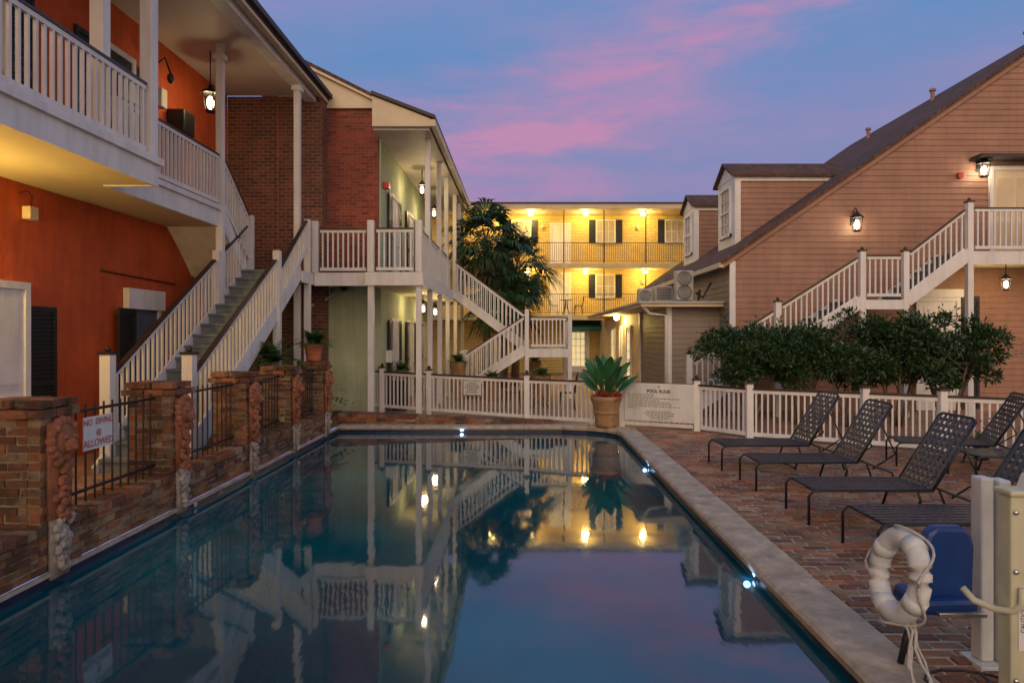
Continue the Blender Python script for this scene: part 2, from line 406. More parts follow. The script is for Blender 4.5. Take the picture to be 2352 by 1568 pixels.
# ------------------------------------------------------------------ setting
X0,X1,YE=-3.8,1.91,14.0
path_in=[(X1,-3),(X1,13.0),(1.84,13.35),(1.66,13.62),(1.3,13.85),(.8,YE)]
g=MB()
B=300
for (a,b,c,d) in((-B,X0-.05,-B,B),(X0-.05,X1,YE,B),(X1,B,-B,B),(X0-.05,X1,-B,-3)): g.add([(a,c,0),(b,c,0),(b,d,0),(a,d,0)],[(0,1,2,3)])
g.add([(X1,13.0,0),(X1,YE,0),(.8,YE,0),(1.3,13.85,0),(1.66,13.62,0),(1.84,13.35,0)],[(0,1,2,3,4,5)])
g.build('ground','deck',kind='structure')
def fence_y(x): 
    P=[(1.9,14.15),(3.41,13.4),(4.13,12.45),(5.76,11.5),(6.73,10.95),(8.1,10.2),(9.6,9.4),(12,8.2)]
    for a,b in zip(P[:-1],P[1:]):
        if a[0]<=x<=b[0]: return a[1]+(b[1]-a[1])*(x-a[0])/(b[0]-a[0])
    return 8
bd=MB().add([(2.2,1.5,.004),(9.6,1.5,.004),(9.6,9.3,.004),(6.73,10.9,.004),(4.13,12.4,.004),(3.41,13.3,.004),(2.2,13.9,.004)],[(0,1,2,3,4,5,6)]); bd.build('paving_bed','bed',kind='structure')
pv=MB(); y=1.6; i=0
while y<13.9:
    h_=.096; x=2.27-(.1 if i%2 else 0)
    while x<9.5:
        w_=.2*random.uniform(.9,1.1)
        x0=max(x,2.26)
        if y+h_<fence_y(x+.1)-.05 and x+w_-x0>.04:
            t=.012+random.uniform(-.005,.007); sk=random.uniform(-.005,.005); tl=random.uniform(-.004,.004)
            c=[(x0+.005,y+.006+sk),(x+w_-.006,y+.006-sk),(x+w_-.006,y+h_-.007-sk),(x0+.005,y+h_-.007+sk)]
            k=len(pv.v); pv.v+=[V((a,b,.002)) for a,b in c]+[V((a+(.007 if q in(0,3) else -.007),b+(.007 if q<2 else -.007),t+(tl if q<2 else -tl))) for q,(a,b) in enumerate(c)]
            pv.f+=[(k+4,k+5,k+6,k+7),(k,k+1,k+5,k+4),(k+1,k+2,k+6,k+5),(k+2,k+3,k+7,k+6),(k+3,k,k+4,k+7)]
        x+=w_+.006
    y+=h_+.009; i+=1
pv.build('brick_paving','pav',kind='structure')
w=MB(); rim=path_in+[(X0,YE),(X0,-3)]
for i in range(len(rim)):
    a=rim[i];b=rim[(i+1)%len(rim)]
    w.add([(a[0],a[1],-1.4),(b[0],b[1],-1.4),(b[0],b[1],-.002),(a[0],a[1],-.002)],[(0,1,2,3)])
w.add([(x,y,-1.4) for x,y in rim],[tuple(range(len(rim)))])
w.build('pool_basin','tile',kind='structure')
MB().add([(x,y,-.1) for x,y in rim],[tuple(range(len(rim)))]).build('pool_water','water',kind='structure')
cp=MB()
def copseg(a,b,wd,zt):
    a=V((*a,0));b=V((*b,0));d=(b-a).normalized();o=V((d.y,-d.x,0))
    n=max(1,round((b-a).length/.75))
    for i in range(n):
        p=a+(b-a)*i/n+d*.004;q=a+(b-a)*(i+1)/n-d*.004
        dz=random.uniform(-.005,.005)
        pr=[(-.03,-.045),(-.045,zt-.035+dz),(-.025,zt-.008+dz),(.01,zt+dz),(wd-.02,zt+dz),(wd,zt-.02+dz),(wd,-.02)]
        cp.prism([p+o*u+V((0,0,z)) for u,z in pr],q-p)
for i in range(len(path_in)-1): copseg(path_in[i],path_in[i+1],.34,.045)
copseg((.8,YE),(X0,YE),.3,.03)
cp.build('pool_coping','stone',kind='structure')
led=thing('brick_ledge','low weathered brick ledge sloping down along the far end of the pool','ledge',(-1.8,14.5,0))
MB().prism([(X0-.3,14.34,-.01),(.5,14.34,-.01),(.5,14.34,.05),(X0-.3,14.34,.245)],(0,.42,0)).build('ledge_core','mortar',led)
lb=MB(); x=X0-.3
while x<.45:
    zt=.26-.19*(x-X0+.3)/4.6; n=max(1,round(zt/.075))
    for k in range(n): lb.jbox(x+.005,x+.2,14.32+random.uniform(-.006,.006),14.78,k*zt/n+.005,(k+1)*zt/n-.004)
    x+=.206
lb.build('ledge_bricks','bw',led)
# ------------------------------------------------------------------ parapet wall with pillars
pw=thing('brick_parapet','low mossy brick wall with square pillars along the left pool edge','wall',(-4,8,0))
MB().box(-4.11,-3.812,2.5,13.35,-.0,.36).build('wall_core','mortar',pw)
MB().bricks(-4.12,-3.8,2.5,13.36,0,.31,faces='xXy').build('wall_base','bw',pw)
tc_=MB(); y=2.5
while y<13.3: 
    tc_.jbox(-4.15,-3.775+random.uniform(-.014,.008),y+.005,y+.1,.315,.385+random.uniform(-.010,.008),.007); y+=.108
tc_.build('wall_top_course','bw',pw)
MB().box(-3.79,-3.765,-2,13.9,-.03,.0).build('white_edge','stone',pw)
PY=[5.55,7.55,9.55,11.33,13.15]
lab=['nearest the camera','second from the camera','in the middle of the five','second farthest','farthest, below the terracotta pot']
for i,y in enumerate(PY):
    p=MB().box(-4.248,-3.802,y-.178,y+.178,.0,1.24).build('pillar','mortar',pw)
    MB().bricks(-4.26,-3.79,y-.19,y+.19,.0,1.24).build('pillar_bricks','bw',p)
    MB().bricks(-4.31,-3.74,y-.24,y+.24,1.24,1.312,faces='xXyY',th=.12).box(-4.2,-3.85,y-.13,y+.13,1.24,1.308).bricks(-4.285,-3.765,y-.215,y+.215,1.312,1.385,th=.215,bl=.105).build('pillar_cap','bw',p)
    rl=thing('lion_relief','terracotta lion mask relief on brick pillar, '+lab[i],'sculpture',(-3.74,y,0),'lion reliefs on the pool pillars')
    x=-3.765; h=MB()
    h.ell((x+.03,y,1.05),.06,.12,.13,14,10,.04).ell((x+.09,y,1.01),.05,.06,.055).ell((x+.12,y,.99),.03,.035,.025)
    for s in(-1,1): h.ell((x+.085,y+s*.045,1.07),.02,.025,.018).ell((x+.05,y+s*.10,1.15),.03,.03,.035).ell((x+.10,y+s*.03,.975),.02,.03,.02)
    for k in range(16):
        a=k*math.pi/8; h.ell((x+.02,y+.135*math.cos(a),1.05+.15*math.sin(a)),.04,.04,.045,8,6,.15)
    h.box(x-.02,x+.012,y-.13,y+.13,.42,1.2)
    h.build('lion_head','terra',rl,smooth=True)
    gl=MB()
    for k in range(46):
        z=.9-.5*k/46; ww=.10*(.6+.4*math.sin(k*.5))
        gl.ell((x+.02+random.random()*.03,y+random.uniform(-ww,ww),z),.03,random.uniform(.02,.045),random.uniform(.02,.045),8,6,.15)
    gl.build('garland','terra',rl,smooth=True)
    gl=MB().box(x-.02,x+.008,y-.11,y+.11,-.06,.42)
    for k in range(40):
        z=.42-.42*k/40; ww=.10*(1-.55*k/40)
        gl.ell((x+.02+random.random()*.02,y+random.uniform(-ww,ww),z),.028,random.uniform(.02,.04),random.uniform(.02,.045),8,6,.15)
    gl.build('lower_garland','weath',rl,smooth=True,label='grey weathered lower end of the garland')
pn=['first gap, behind the no diving sign','second gap from the camera','third gap from the camera','last gap by the far pillar']
for i in range(4):
    y0=PY[i]+.19;y1=PY[i+1]-.19
    r=thing('iron_railing','black iron bar railing between brick pillars, '+pn[i],'railing',(-3.98,y0,.39),'iron railings between the pool pillars')
    MB().box(-3.995,-3.965,y0,y1,1.20,1.225).build('top_rail','iron',r); MB().box(-3.995,-3.965,y0,y1,.48,.505).build('bottom_rail','iron',r)
    n=int((y1-y0)/.125); s0=None
    for k in range(n):
        y=y0+(y1-y0)*(k+.5)/n
        if s0 is None: s0=MB().path([(-3.98,y,.386),(-3.98,y,1.27)],.009,6).build('bar','iron',r); yy=y
        else: inst(s0,r,(0,y-yy,0))
s=thing('no_diving_sign','weathered white sign with faded red letters reading NO DIVING ALLOWED','sign',(-3.94,6.34,1.0))
C=(-3.945,6.34,1.0)
MB().ob(C,XP,-.215,.215,-.15,.15,-.004,.004).build('board','signw',s)
for tx,z,sz in(('NO  DIVING',1.098,.080),('@',1.0,.072),('ALLOWED',.905,.092)): text('lettering',tx,sz,(-3.938,6.34,z),(1,0,0),'txtr',s,bold=.001)
# ------------------------------------------------------------------ orange building
ob=thing('orange_building','two storey orange stucco building with white upper gallery on the left','building',(-7,6,0))
GA=9.65
MB().box(-7.3,-6.95,-2,16.05,0,7.55).build('wall','orange',ob)
MB().box(-6.949,-5.16,-2,GA,4.0,4.06).box(-6.949,-5.86,GA,13.3,4.0,4.06).build('gallery_ceiling','ceil',ob)
MB().box(-6.949,-5.2,-2,GA-.05,4.061,4.35).box(-6.949,-5.9,GA-.05,13.3,4.061,4.35).build('gallery_floor','tread',ob)
MB().box(-5.2,-5.15,-2,GA,3.98,4.28).box(-5.2,-5.1,-2,GA+.05,4.281,4.38).box(-5.9,-5.201,GA-.05,GA,3.98,4.36).box(-5.9,-5.85,GA+.001,13.3,3.98,4.29).box(-5.9,-5.8,GA+.001,13.35,4.291,4.38).build('fascia','white',ob)
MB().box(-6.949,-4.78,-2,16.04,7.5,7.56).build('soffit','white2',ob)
MB().box(-5.3,-5.1,-2,9.6,7.3,7.499).box(-5.1,-4.85,9.6,16.0,7.34,7.499).build('gallery_beam','white',ob)
rf=MB().prism([(-4.66,-2,7.5),(-4.66,-2,7.62),(-9.4,-2,10.0),(-9.4,-2,9.88)],(0,18.45,0)).build('roof','roof',ob)
MB().box(-4.78,-4.67,-2,16.45,7.44,7.53).build('eave_board','cream',rf)
MB().box(-4.655,-4.58,-2,16.45,7.56,7.66).build('gutter','roof',rf)
for x,y,z0,z1,wd in((-5.22,GA-.12,4.36,7.3,.17),(-5.42,8.75,4.36,7.5,.17),(-5.22,5.2,4.36,7.3,.17),(-5.85,13.2,0,7.5,.13),(-4.92,14.9,0,7.34,.13),(-4.86,16.35,3.25,7.44,.1)):
    p=post(ob,x,y,z0,z1,wd)
    if z1==7.34 or x==-5.85: MB().box(x-wd/2-.035,x+wd/2+.035,y-wd/2-.035,y+wd/2+.035,7.2,7.3).build('capital','white',p)
railing(ob,(-5.2,5.25,4.36),(-5.2,GA-.2,4.36),1.0,.13,bw=.036); railing(ob,(-5.2,2.2,4.36),(-5.2,5.15,4.36),1.0,.13,bw=.036)
railing(ob,(-5.85,GA+.05,4.36),(-5.85,13.15,4.36),1.0,.13)
door(ob,(-6.95,8.95,.02),XP,1.0,2.5)
shutter(ob,(-6.95,9.8,.1),XP,.6,2.2,.02); shutter(ob,(-6.95,11.75,.1),XP,.5,2.25,.12)
d=door(ob,(-6.95,12.45,.02),XP,.9,2.35,'glass')
MB().ob((-6.95,12.45,2.35),XP,-.6,.6,0,.36,.01,.12).build('lintel','white',ob)
shutter(ob,(-6.8,13.2,.1),XP,.5,2.25,.12)
for y in(8.6,11.6): 
    door(ob,(-6.95,y,4.37),XP,.9,2.3,'shut'); shutter(ob,(-6.95,y-.8,4.4),XP,.5,2.3); shutter(ob,(-6.95,y+.8,4.4),XP,.5,2.3)
MB().box(-6.94,-6.6,13.3,13.75,5.85,6.3).build('junction_box','iron',ob,bevel=.02)
MB().box(-6.94,-6.8,12.85,13.05,6.2,6.55).build('meter_box','white2',ob)
MB().box(-6.94,-6.82,9.45,9.62,3.5,3.68).build('alarm_box','cream',ob,bevel=.01)
MB().path([(-6.93,9.4,3.85),(-6.9,9.5,3.9),(-6.9,9.6,3.85),(-6.93,9.62,3.6)],.008,5).build('cable','iron',ob)
MB().path([(-6.92,11.2,2.95),(-6.92,13.6,2.9)],.012,6).build('wall_pipe','iron',ob)
lantern((-6.18,13.5,6.5),'tall lit lantern hanging from the ceiling of the orange gallery',50,1.2,hang=1.0)
MB().path([(-6.9,12.6,6.8),(-6.6,12.6,7.0),(-6.5,12.6,6.7)],.02,6).ell((-6.5,12.6,6.62),.06,.06,.1).build('bracket_lamp','iron',ob)
lantern((-6.72,7.6,3.2),'wall lantern lighting the underside of the left gallery',300,1,wall=(-1,0,0),col=(1,.68,.16))
lantern((-6.2,5.2,6.4),'unseen lantern for soffit glow in the near part of the orange gallery',90,1,hang=1.1)  # unseen lamp outside the view, kept to warm the gallery soffit
# ------------------------------------------------------------------ left staircase
st=thing('wooden_staircase','white railed grey wooden staircase rising beside the orange building','staircase',(-5.3,9.3,0))
xl,xr=-5.85,-4.7
flight(st,(xl+.03,9.35,0),(xl+.03,14.4,3.24),(1,0,0),xr-xl-.06,17)
MB().prism([(xl,14.4,3.1),(xl,13.3,4.0),(xl,13.3,4.25),(xl,14.4,3.36)],(-1.09,0,0)).build('upper_stringer','white',st)
flight(st,(-6.9,14.4,3.24),(-6.9,13.31,4.30),(1,0,0),1.0,5)
def nz(y): return 3.24-.6416*(14.4-y)
for x in(xl,xr):
    post(st,x,9.62,0,1.62,.15,'newel_post',cap='iron'); post(st,x,13.06,0,nz(13.06)+1.12,.13,'newel_post')
    railing(st,(x,9.7,nz(9.7)+.12),(x,13.0,nz(13.0)+.02),1.0,.14)
railing(st,(xl,13.12,nz(13.12)),(xl,14.5,3.24),1.0,.14); railing(st,(xr,13.12,nz(13.12)),(xr,14.85,3.7),.72,.14)
post(st,xl,14.65,2.9,4.45,.13,'newel_post'); railing(st,(xl,13.25,4.4),(xl,14.6,3.4),1.0,.13)
post(st,xr,14.9,0,4.4,.125,'newel_post')
MB().box(-6.95,-4.68,14.42,16.04,3.08,3.24).build('landing','tread',st); MB().box(-4.68,-4.64,14.42,15.14,3.0,3.25).build('landing_fascia','white',st)
# ------------------------------------------------------------------ green/brick building
gb=thing('green_building','pale green building with red brick gable and long two storey white gallery','building',(-5,20,0))
MB().box(-10,-3.45,16.6,26,0,7.34).build('wall','green',gb)
MB().box(-6.95,-4.72,16.06,16.59,0,7.49).build('brick_wall','brick1',gb)
MB().box(-4.719,-3.5,16.5,16.595,3.26,7.33).build('brick_gable','brick2',gb)
MB().prism([(-5.9,16.42,7.34),(-3.42,16.42,7.34),(-3.42,16.42,7.46),(-5.9,16.42,8.72)],(0,.17,0)).build('gable_board','cream',gb)
rf=MB().prism([(-3.3,16.35,7.42),(-3.3,16.35,7.52),(-9.3,16.35,10.5),(-9.3,16.35,10.38)],(0,9.8,0)).build('roof','shingle',gb)
MB().prism([(-3.32,16.33,7.38),(-3.32,16.33,7.43),(-9.3,16.33,10.4),(-9.3,16.33,10.3)],(0,.1,0)).build('rake_trim','cream',rf)
MB().prism([(-3.45,15.62,6.66),(-2.12,15.62,6.66),(-2.12,15.62,6.84),(-3.45,15.62,7.36)],(0,.1,0)).build('gallery_gable','cream',gb)
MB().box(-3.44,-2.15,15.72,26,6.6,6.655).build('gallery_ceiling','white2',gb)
MB().prism([(-3.46,15.55,7.38),(-3.46,15.55,7.46),(-2.0,15.55,6.90),(-2.0,15.55,6.82)],(0,10.6,0)).build('gallery_roof','roof',gb)
MB().box(-2.12,-2.0,15.6,26.1,6.66,6.815).build('gutter','cream',gb)
MB().box(-3.45,-2.24,15.05,26,3.08,3.24).build('gallery_floor','tread',gb)
MB().box(-3.46,-2.2,14.99,15.045,2.98,3.27).box(-2.235,-2.19,15.046,26,2.98,3.27).build('fascia','white',gb)
MB().box(-3.45,-2.24,15.06,26,3.02,3.079).build('lower_ceiling','ceil',gb)
for y in(16.5,18.7,20.5,23.0,24.6,25.9): post(gb,-2.3,y,3.25,6.6,.12)
for y in(15.12,16.9,18.9,20.9,23.3,25.9): post(gb,-2.3,y,0,3.0,.12)
post(gb,-3.36,15.12,0,3.0,.13); post(gb,-3.36,15.1,3.28,4.42,.14,'newel_post'); post(gb,-2.3,15.1,3.28,4.42,.14,'newel_post')
railing(gb,(-3.3,15.1,3.26),(-2.36,15.1,3.26),1.0,.13); railing(gb,(-2.3,15.16,3.26),(-2.3,18.65,3.26),1.0,.135); railing(gb,(-2.3,18.75,3.26),(-2.3,21.5,3.26),1.0,.135); railing(gb,(-2.3,23.05,3.26),(-2.3,25.9,3.26),1.0,.14)
for y in(18.2,20.8,23.6):
    for z in(.02,3.26):
        door(gb,(-3.45,y,z),XP,.8,2.2); shutter(gb,(-3.45,y-.65,z+.05),XP,.45,2.2,.03); shutter(gb,(-3.45,y+.65,z+.05),XP,.45,2.2,.03)
MB().ob((-4.35,16.6,.6),YN,-.22,.22,0,1.0,0,.02).build('access_panel','green',gb)
MB().box(-3.44,-3.3,16.8,17.0,5.5,5.65).build('alarm_bell','red',gb)
MB().box(-3.44,-3.28,17.1,17.4,1.2,1.5).build('mail_box','white',gb)
MB().path([(-5.75,16.03,7.3),(-5.75,16.03,3.9)],.012,6).ell((-5.75,16.0,3.85),.07,.05,.07).build('conduit','potred',gb)
MB().path([(-4.6,16.5,3.0),(-4.62,16.45,2.8),(-5.0,16.0,2.55)],.04,8).build('downpipe','green',gb,smooth=True)
gw=thing('raised_walkway','short raised white railed walkway linking staircase landing to green gallery','walkway',(-4,15.5,0))
MB().box(-4.68,-3.46,15.2,16.49,3.08,3.24).build('deck','tread',gw); MB().box(-4.63,-3.47,15.15,15.195,2.98,3.27).build('fascia','white',gw)
post(gw,-4.62,15.2,3.27,4.42,.13,'newel_post')
railing(gw,(-4.57,15.2,3.26),(-3.43,15.2,3.26),1.0,.125)
lg='lanterns along the green gallery'
for c,l in(((-2.85,19.3,6.0),'upper green gallery lantern, nearer of the two'),((-2.85,21.9,5.8),'upper green gallery lantern, farther of the two'),((-2.85,19.5,2.65),'lower green gallery lantern, nearer of the two'),((-2.85,22.2,2.65),'lower green gallery lantern, farther of the two')):
    lantern(c,'small lit '+l,45,.9,hang=.55 if c[2]>3 else .38,group=lg)
# ------------------------------------------------------------------ far staircase
fs=thing('far_staircase','white staircase with square turning landing beside the palm','staircase',(0,21.5,0))
flight(fs,(.12,21.65,1.47),(-2.2,21.65,3.24),(0,1,0),1.0,9)
MB().box(.12,1.43,20.35,22.75,1.3,1.47).build('landing','tread',fs); MB().box(.1,1.46,20.3,20.345,1.22,1.48).build('landing_fascia','white',fs)
flight(fs,(-2.2,20.4,0),(.1,20.4,1.47),(0,1,0),1.0,8)
for y in(21.6,22.7): railing(fs,(-2.2,y,3.26),(.1,y,1.52),1.0,.135)
for y in(20.35,21.45):
    railing(fs,(-1.75,y,.3),(.08,y,1.5),1.0,.135); post(fs,-1.8,y,0,1.42,.12,'newel_post')
for x,y,z in((.12,20.35,2.62),(1.4,20.35,2.5),(1.4,22.7,2.5),(.12,21.55,2.7)): post(fs,x,y,0,z,.12,'newel_post')
railing(fs,(.18,20.35,1.48),(1.35,20.35,1.48),.95,.125); railing(fs,(1.4,20.4,1.48),(1.4,22.65,1.48),.95,.135)
# ------------------------------------------------------------------ yellow building
yb=thing('yellow_building','three storey yellow painted brick motel wing with open iron railed galleries','building',(2,34,0))
MB().box(-6,12,34,42,0,7.84).build('wall','yellow',yb)
MB().box(-6,12,32.6,33.99,2.6,2.84).build('second_floor_slab','yellowp',yb); MB().box(-6,12,32.6,33.99,5.06,5.3).build('third_floor_slab','yellowp',yb)
MB().box(-6.2,12.2,32.3,42.2,7.85,8.1).build('roof','cream',yb)
MB().box(-6.3,12.3,32.2,42.3,8.101,8.14).build('roof_edge','roof',yb)
for x in(-.9,1.96,3.88,5.88,7.8): post(yb,x,32.66,2.85,7.84,.05,m='iron')
for z,a,b in((5.31,-.8,7.7),(2.85,.4,6.6)): railing(yb,(a,32.68,z),(b,32.68,z),1.0,.105,top='iron',mat='iron',bw=.018,round_=True)
for z,xs in((6.5,(-.08,4.12,7.55)),(3.78,(-.08,4.1))):
    for x in xs:
        window(yb,(x,34,z),YN,.85,1.05,3,2); shutter(yb,(x-.65,34,z-.05),YN,.36,1.15); shutter(yb,(x+.65,34,z-.05),YN,.36,1.15)
for z in(5.31,2.85): door(yb,(1.87,34,z),YN,.85,2.05,'white')
door(yb,(2.75,34,.02),YN,.9,2.15,'white','lit')
aw=MB().prism([(2.2,34,2.58),(2.2,32.9,2.25),(2.2,32.9,2.1),(2.2,34,2.1)],(1.7,0,0)).build('awning','awn',yb)
k=0
for x,z in((-1.5,7.75),(3.05,7.75),(5.85,7.75),(3.05,4.95),(5.95,4.95),(.2,4.95),(.4,7.75)):
    k+=1; t=thing('ceiling_lamp','lit ceiling lamp of the yellow galleries, '+('top' if z>7 else 'middle')+' storey at '+['far left','centre','right','centre','right','behind the palm','left of the pale door'][k-1],'lamp',(x,33.2,z),'ceiling lamps of the yellow galleries')
    MB().lathe((x,33.2,z),[(.0,.08),(.13,.08),(.13,.05),(.05,.045)],12).build('base','white',t); MB().ell((x,33.2,z),.12,.12,.09).build('globe','glow',t,smooth=True)
    l=bpy.data.lights.new('lamp_light','POINT'); l.energy=165; l.color=(1,.68,.18); l.shadow_soft_size=.15
    o=bpy.data.objects.new('lamp_light',l); COL.objects.link(o); o.parent=t; o.location=(0,0,-.06)
for i,(x,z) in enumerate(((.95,7.3),(5.7,7.3),(5.95,4.6))):
    t=thing('wall_sconce',['small round wall sconce left of the top storey door','small wall sconce right of the top centre window','small wall sconce on the middle storey right end'][i],'lamp',(x,33.95,z))
    MB().lathe((x,33.9,z-.1),[(0,-.05),(.07,-.04),(.09,.1),(0,.14)],10).build('shade','cream',t)
def ironchair(x,y,z,rot,label,group='iron patio chairs'):
    t=thing('iron_chair',label,'chair',(x,y,z),group)
    MB().lathe((x,y,z+.44),[(0,0),(.21,0),(.22,.02),(0,.03)],14).build('seat','iron',t)
    for sx in(-1,1):
        for sy in(-1,1): MB().path([(x+sx*.15,y+sy*.15,z+.44),(x+sx*.2,y+sy*.2,z)],.012,6).build('leg','iron',t)
    b=MB(); pts=[(x+.2,y-.18,z+.45),(x+.25,y-.19,z+.8),(x+.27,y,z+.95),(x+.25,y+.19,z+.8),(x+.2,y+.18,z+.45)]
    b.path(pts,.014,6)
    for q in(-.1,0,.1): b.path([(x+.2,y+q,z+.46),(x+.26,y+q,z+.86)],.008,5)
    b.path([(x+.22,y-.15,z+.6),(x+.22,y+.15,z+.75)],.008,5)
    b.build('backrest','iron',t)
    t.rotation_euler.z=rot; return t
ironchair(1.5,33.1,2.85,3.1,'black iron chair on the middle yellow gallery, left of its small table','iron chairs on the yellow gallery'); ironchair(2.7,33.1,2.85,0,'black iron chair on the middle yellow gallery, right of its small table','iron chairs on the yellow gallery')
def table(x,y,z,r,label):
    t=thing('patio_table',label,'table',(x,y,z))
    MB().lathe((x,y,z+.7),[(0,0),(r,0),(r,.025),(0,.03)],24).build('tabletop','iron',t)
    for k in range(4):
        a=k*math.pi/2+.5; c,s_=math.cos(a),math.sin(a); MB().path([(x+c*.05,y+s_*.05,z+.7),(x+c*.08,y+s_*.08,z+.35),(x+c*r*.75,y+s_*r*.75,z)],.014,6).build('leg','iron',t)
table(2.1,33.1,2.85,.3,'small round table between two chairs on the yellow gallery')
# ------------------------------------------------------------------ annex
an=thing('low_annex','low flat roofed annex with lap siding and lit yellow side door','building',(4.5,18,0))
MB().box(3.86,5.15,18.03,33.9,0,2.61).build('core','greys',an)
MB().lap((0,18.02,0),YN,[(3.9,0),(5.38,0),(5.38,2.6),(3.9,2.6)]).build('front_siding','greys',an)
MB().lap((3.85,0,0),XN,[(-22.3,0),(-18.1,0),(-18.1,2.6),(-22.3,2.6)]).build('side_siding','greys',an)
MB().box(3.80,3.849,22.3,33.9,0,2.6).build('yellow_side_wall','yellowp',an)
MB().box(3.8,3.92,17.98,18.1,0,2.61).box(3.79,3.848,22.2,22.36,0,2.6).build('corner_trim','white',an)
MB().box(3.05,5.18,17.6,32,2.62,2.7).build('roof','cream',an); MB().box(3.0,5.18,17.55,32,2.701,2.76).build('roof_membrane','metalgrey',an)
MB().path([(3.1,17.7,2.66),(3.3,17.85,2.45),(3.75,17.92,2.4),(3.75,17.92,0)],.045,8).build('downspout','white',an,smooth=True)
door(an,(3.80,24.3,.02),XN,.9,2.1,'white','lit'); door(an,(3.80,26.0,.02),XN,.9,2.1,'white'); window(an,(3.8,28.5,.9),XN,.9,1.2,2,2,'lit')
t=thing('eave_lamp','bright bare lamp under the annex roof overhang','lamp',(3.5,25.5,2.5)); MB().ell((3.5,25.5,2.52),.1,.1,.09).build('globe','glow',t); MB().lathe((3.5,25.5,2.56),[(0,.05),(.1,.05),(.1,.03),(0,.03)],12).build('base','white',t)
l=bpy.data.lights.new('lamp_light','POINT'); l.energy=140; l.color=(1,.68,.22); l.shadow_soft_size=.12
o=bpy.data.objects.new('lamp_light',l); COL.objects.link(o); o.parent=t; o.location=(-.05,0,-.08)
def acunit(x,y,z,w,d,h,fan,label):
    t=thing('air_conditioner',label,'air conditioner',(x,y,z),'air conditioning units on the annex roof')
    MB().box(x-w/2,x+w/2,y-d/2,y+d/2,z+.05,z+h).build('casing','metalgrey',t,bevel=.02)
    MB().box(x-w/2+.05,x-w/2+.15,y-d/2+.03,y+d/2-.03,z,z+.05).box(x+w/2-.15,x+w/2-.05,y-d/2+.03,y+d/2-.03,z,z+.05).build('feet','iron',t)
    g=MB()
    if fan:
        for fz in fan:
            for r in(.04,.08,.12,.16,.19): g.path([(x-w*.02+min(r,w*.43)*math.cos(a*.3927),y-d/2-.012,z+fz+min(r,w*.43)*math.sin(a*.3927)) for a in range(16)],.007,4,closed=True)
    else:
        zz=z+.12
        while zz<z+h-.05: g.box(x-w/2+.04,x+w/2-.04,y-d/2-.01,y-d/2-.002,zz,zz+.02); zz+=.045
    g.build('grille','iron',t)
acunit(4.35,18.5,2.77,.46,.35,.85,(.26,.63),'tall pale air conditioner with two fans on annex roof')
acunit(4.0,19.6,2.77,.5,.5,.5,None,'dark grilled low air conditioner in the middle of the annex roof')
acunit(3.45,19.4,2.77,.36,.4,.42,(.22,),'small pale air conditioner at left edge of annex roof')
MB().path([(4.7,18.3,2.77),(4.75,18.3,3.1),(4.65,18.3,3.0),(4.85,18.4,2.9),(5.1,18.5,3.3)],.03,6).build('refrigerant_pipe','iron',an)
# ------------------------------------------------------------------ pink house
S=.69
ph=thing('pink_house','large pink brown lap sided house with steep brown roof and two dormers','house',(10,17,0))
def rz(x): return 3.83+S*(x-5.2)
MB().lap((0,17,0),YN,[(5.2,0),(22.8,0),(22.8,3.75),(14,rz(14)-.08),(5.2,3.75)]).build('front_siding','pink',ph)
MB().lap((5.2,0,0),XN,[(-29,0),(-17,0),(-17,3.75),(-29,3.75)]).box(5.25,22.7,17.05,29,0,3.7).build('side_siding','greys',ph)
rf=MB().prism([(4.9,16.88,rz(4.9)),(14,16.88,rz(14)),(14,16.88,rz(14)+.09),(4.9,16.88,rz(4.9)+.09)],(0,12.3,0)).prism([(23.1,16.88,rz(4.9)),(14.001,16.88,rz(14)),(14.001,16.88,rz(14)+.09),(23.1,16.88,rz(4.9)+.09)],(0,12.3,0)).build('roof','shingle',ph)
MB().prism([(4.95,16.93,rz(4.95)-.13),(14,16.93,rz(14)-.13),(14,16.93,rz(14)-.002),(4.95,16.93,rz(4.95)-.002)],(0,.06,0)).build('rake_board','pink',rf)
MB().box(5.14,5.28,16.95,17.02,0,3.72).build('corner_board','white',ph)
MB().box(4.86,4.96,16.9,29.1,rz(4.9)-.06,rz(4.9)+.06).build('eave_board','cream',rf)
for x,y in((12.9,25.5),(13.2,22.0),(13.6,18.4)):
    z=rz(x); MB().path([(x,y,z),(x,y,z+.38)],.06,8).lathe((x,y,z+.38),[(.0,0),(.1,0),(.1,.06),(0,.12)],10).build('vent_pipe','pink',rf)
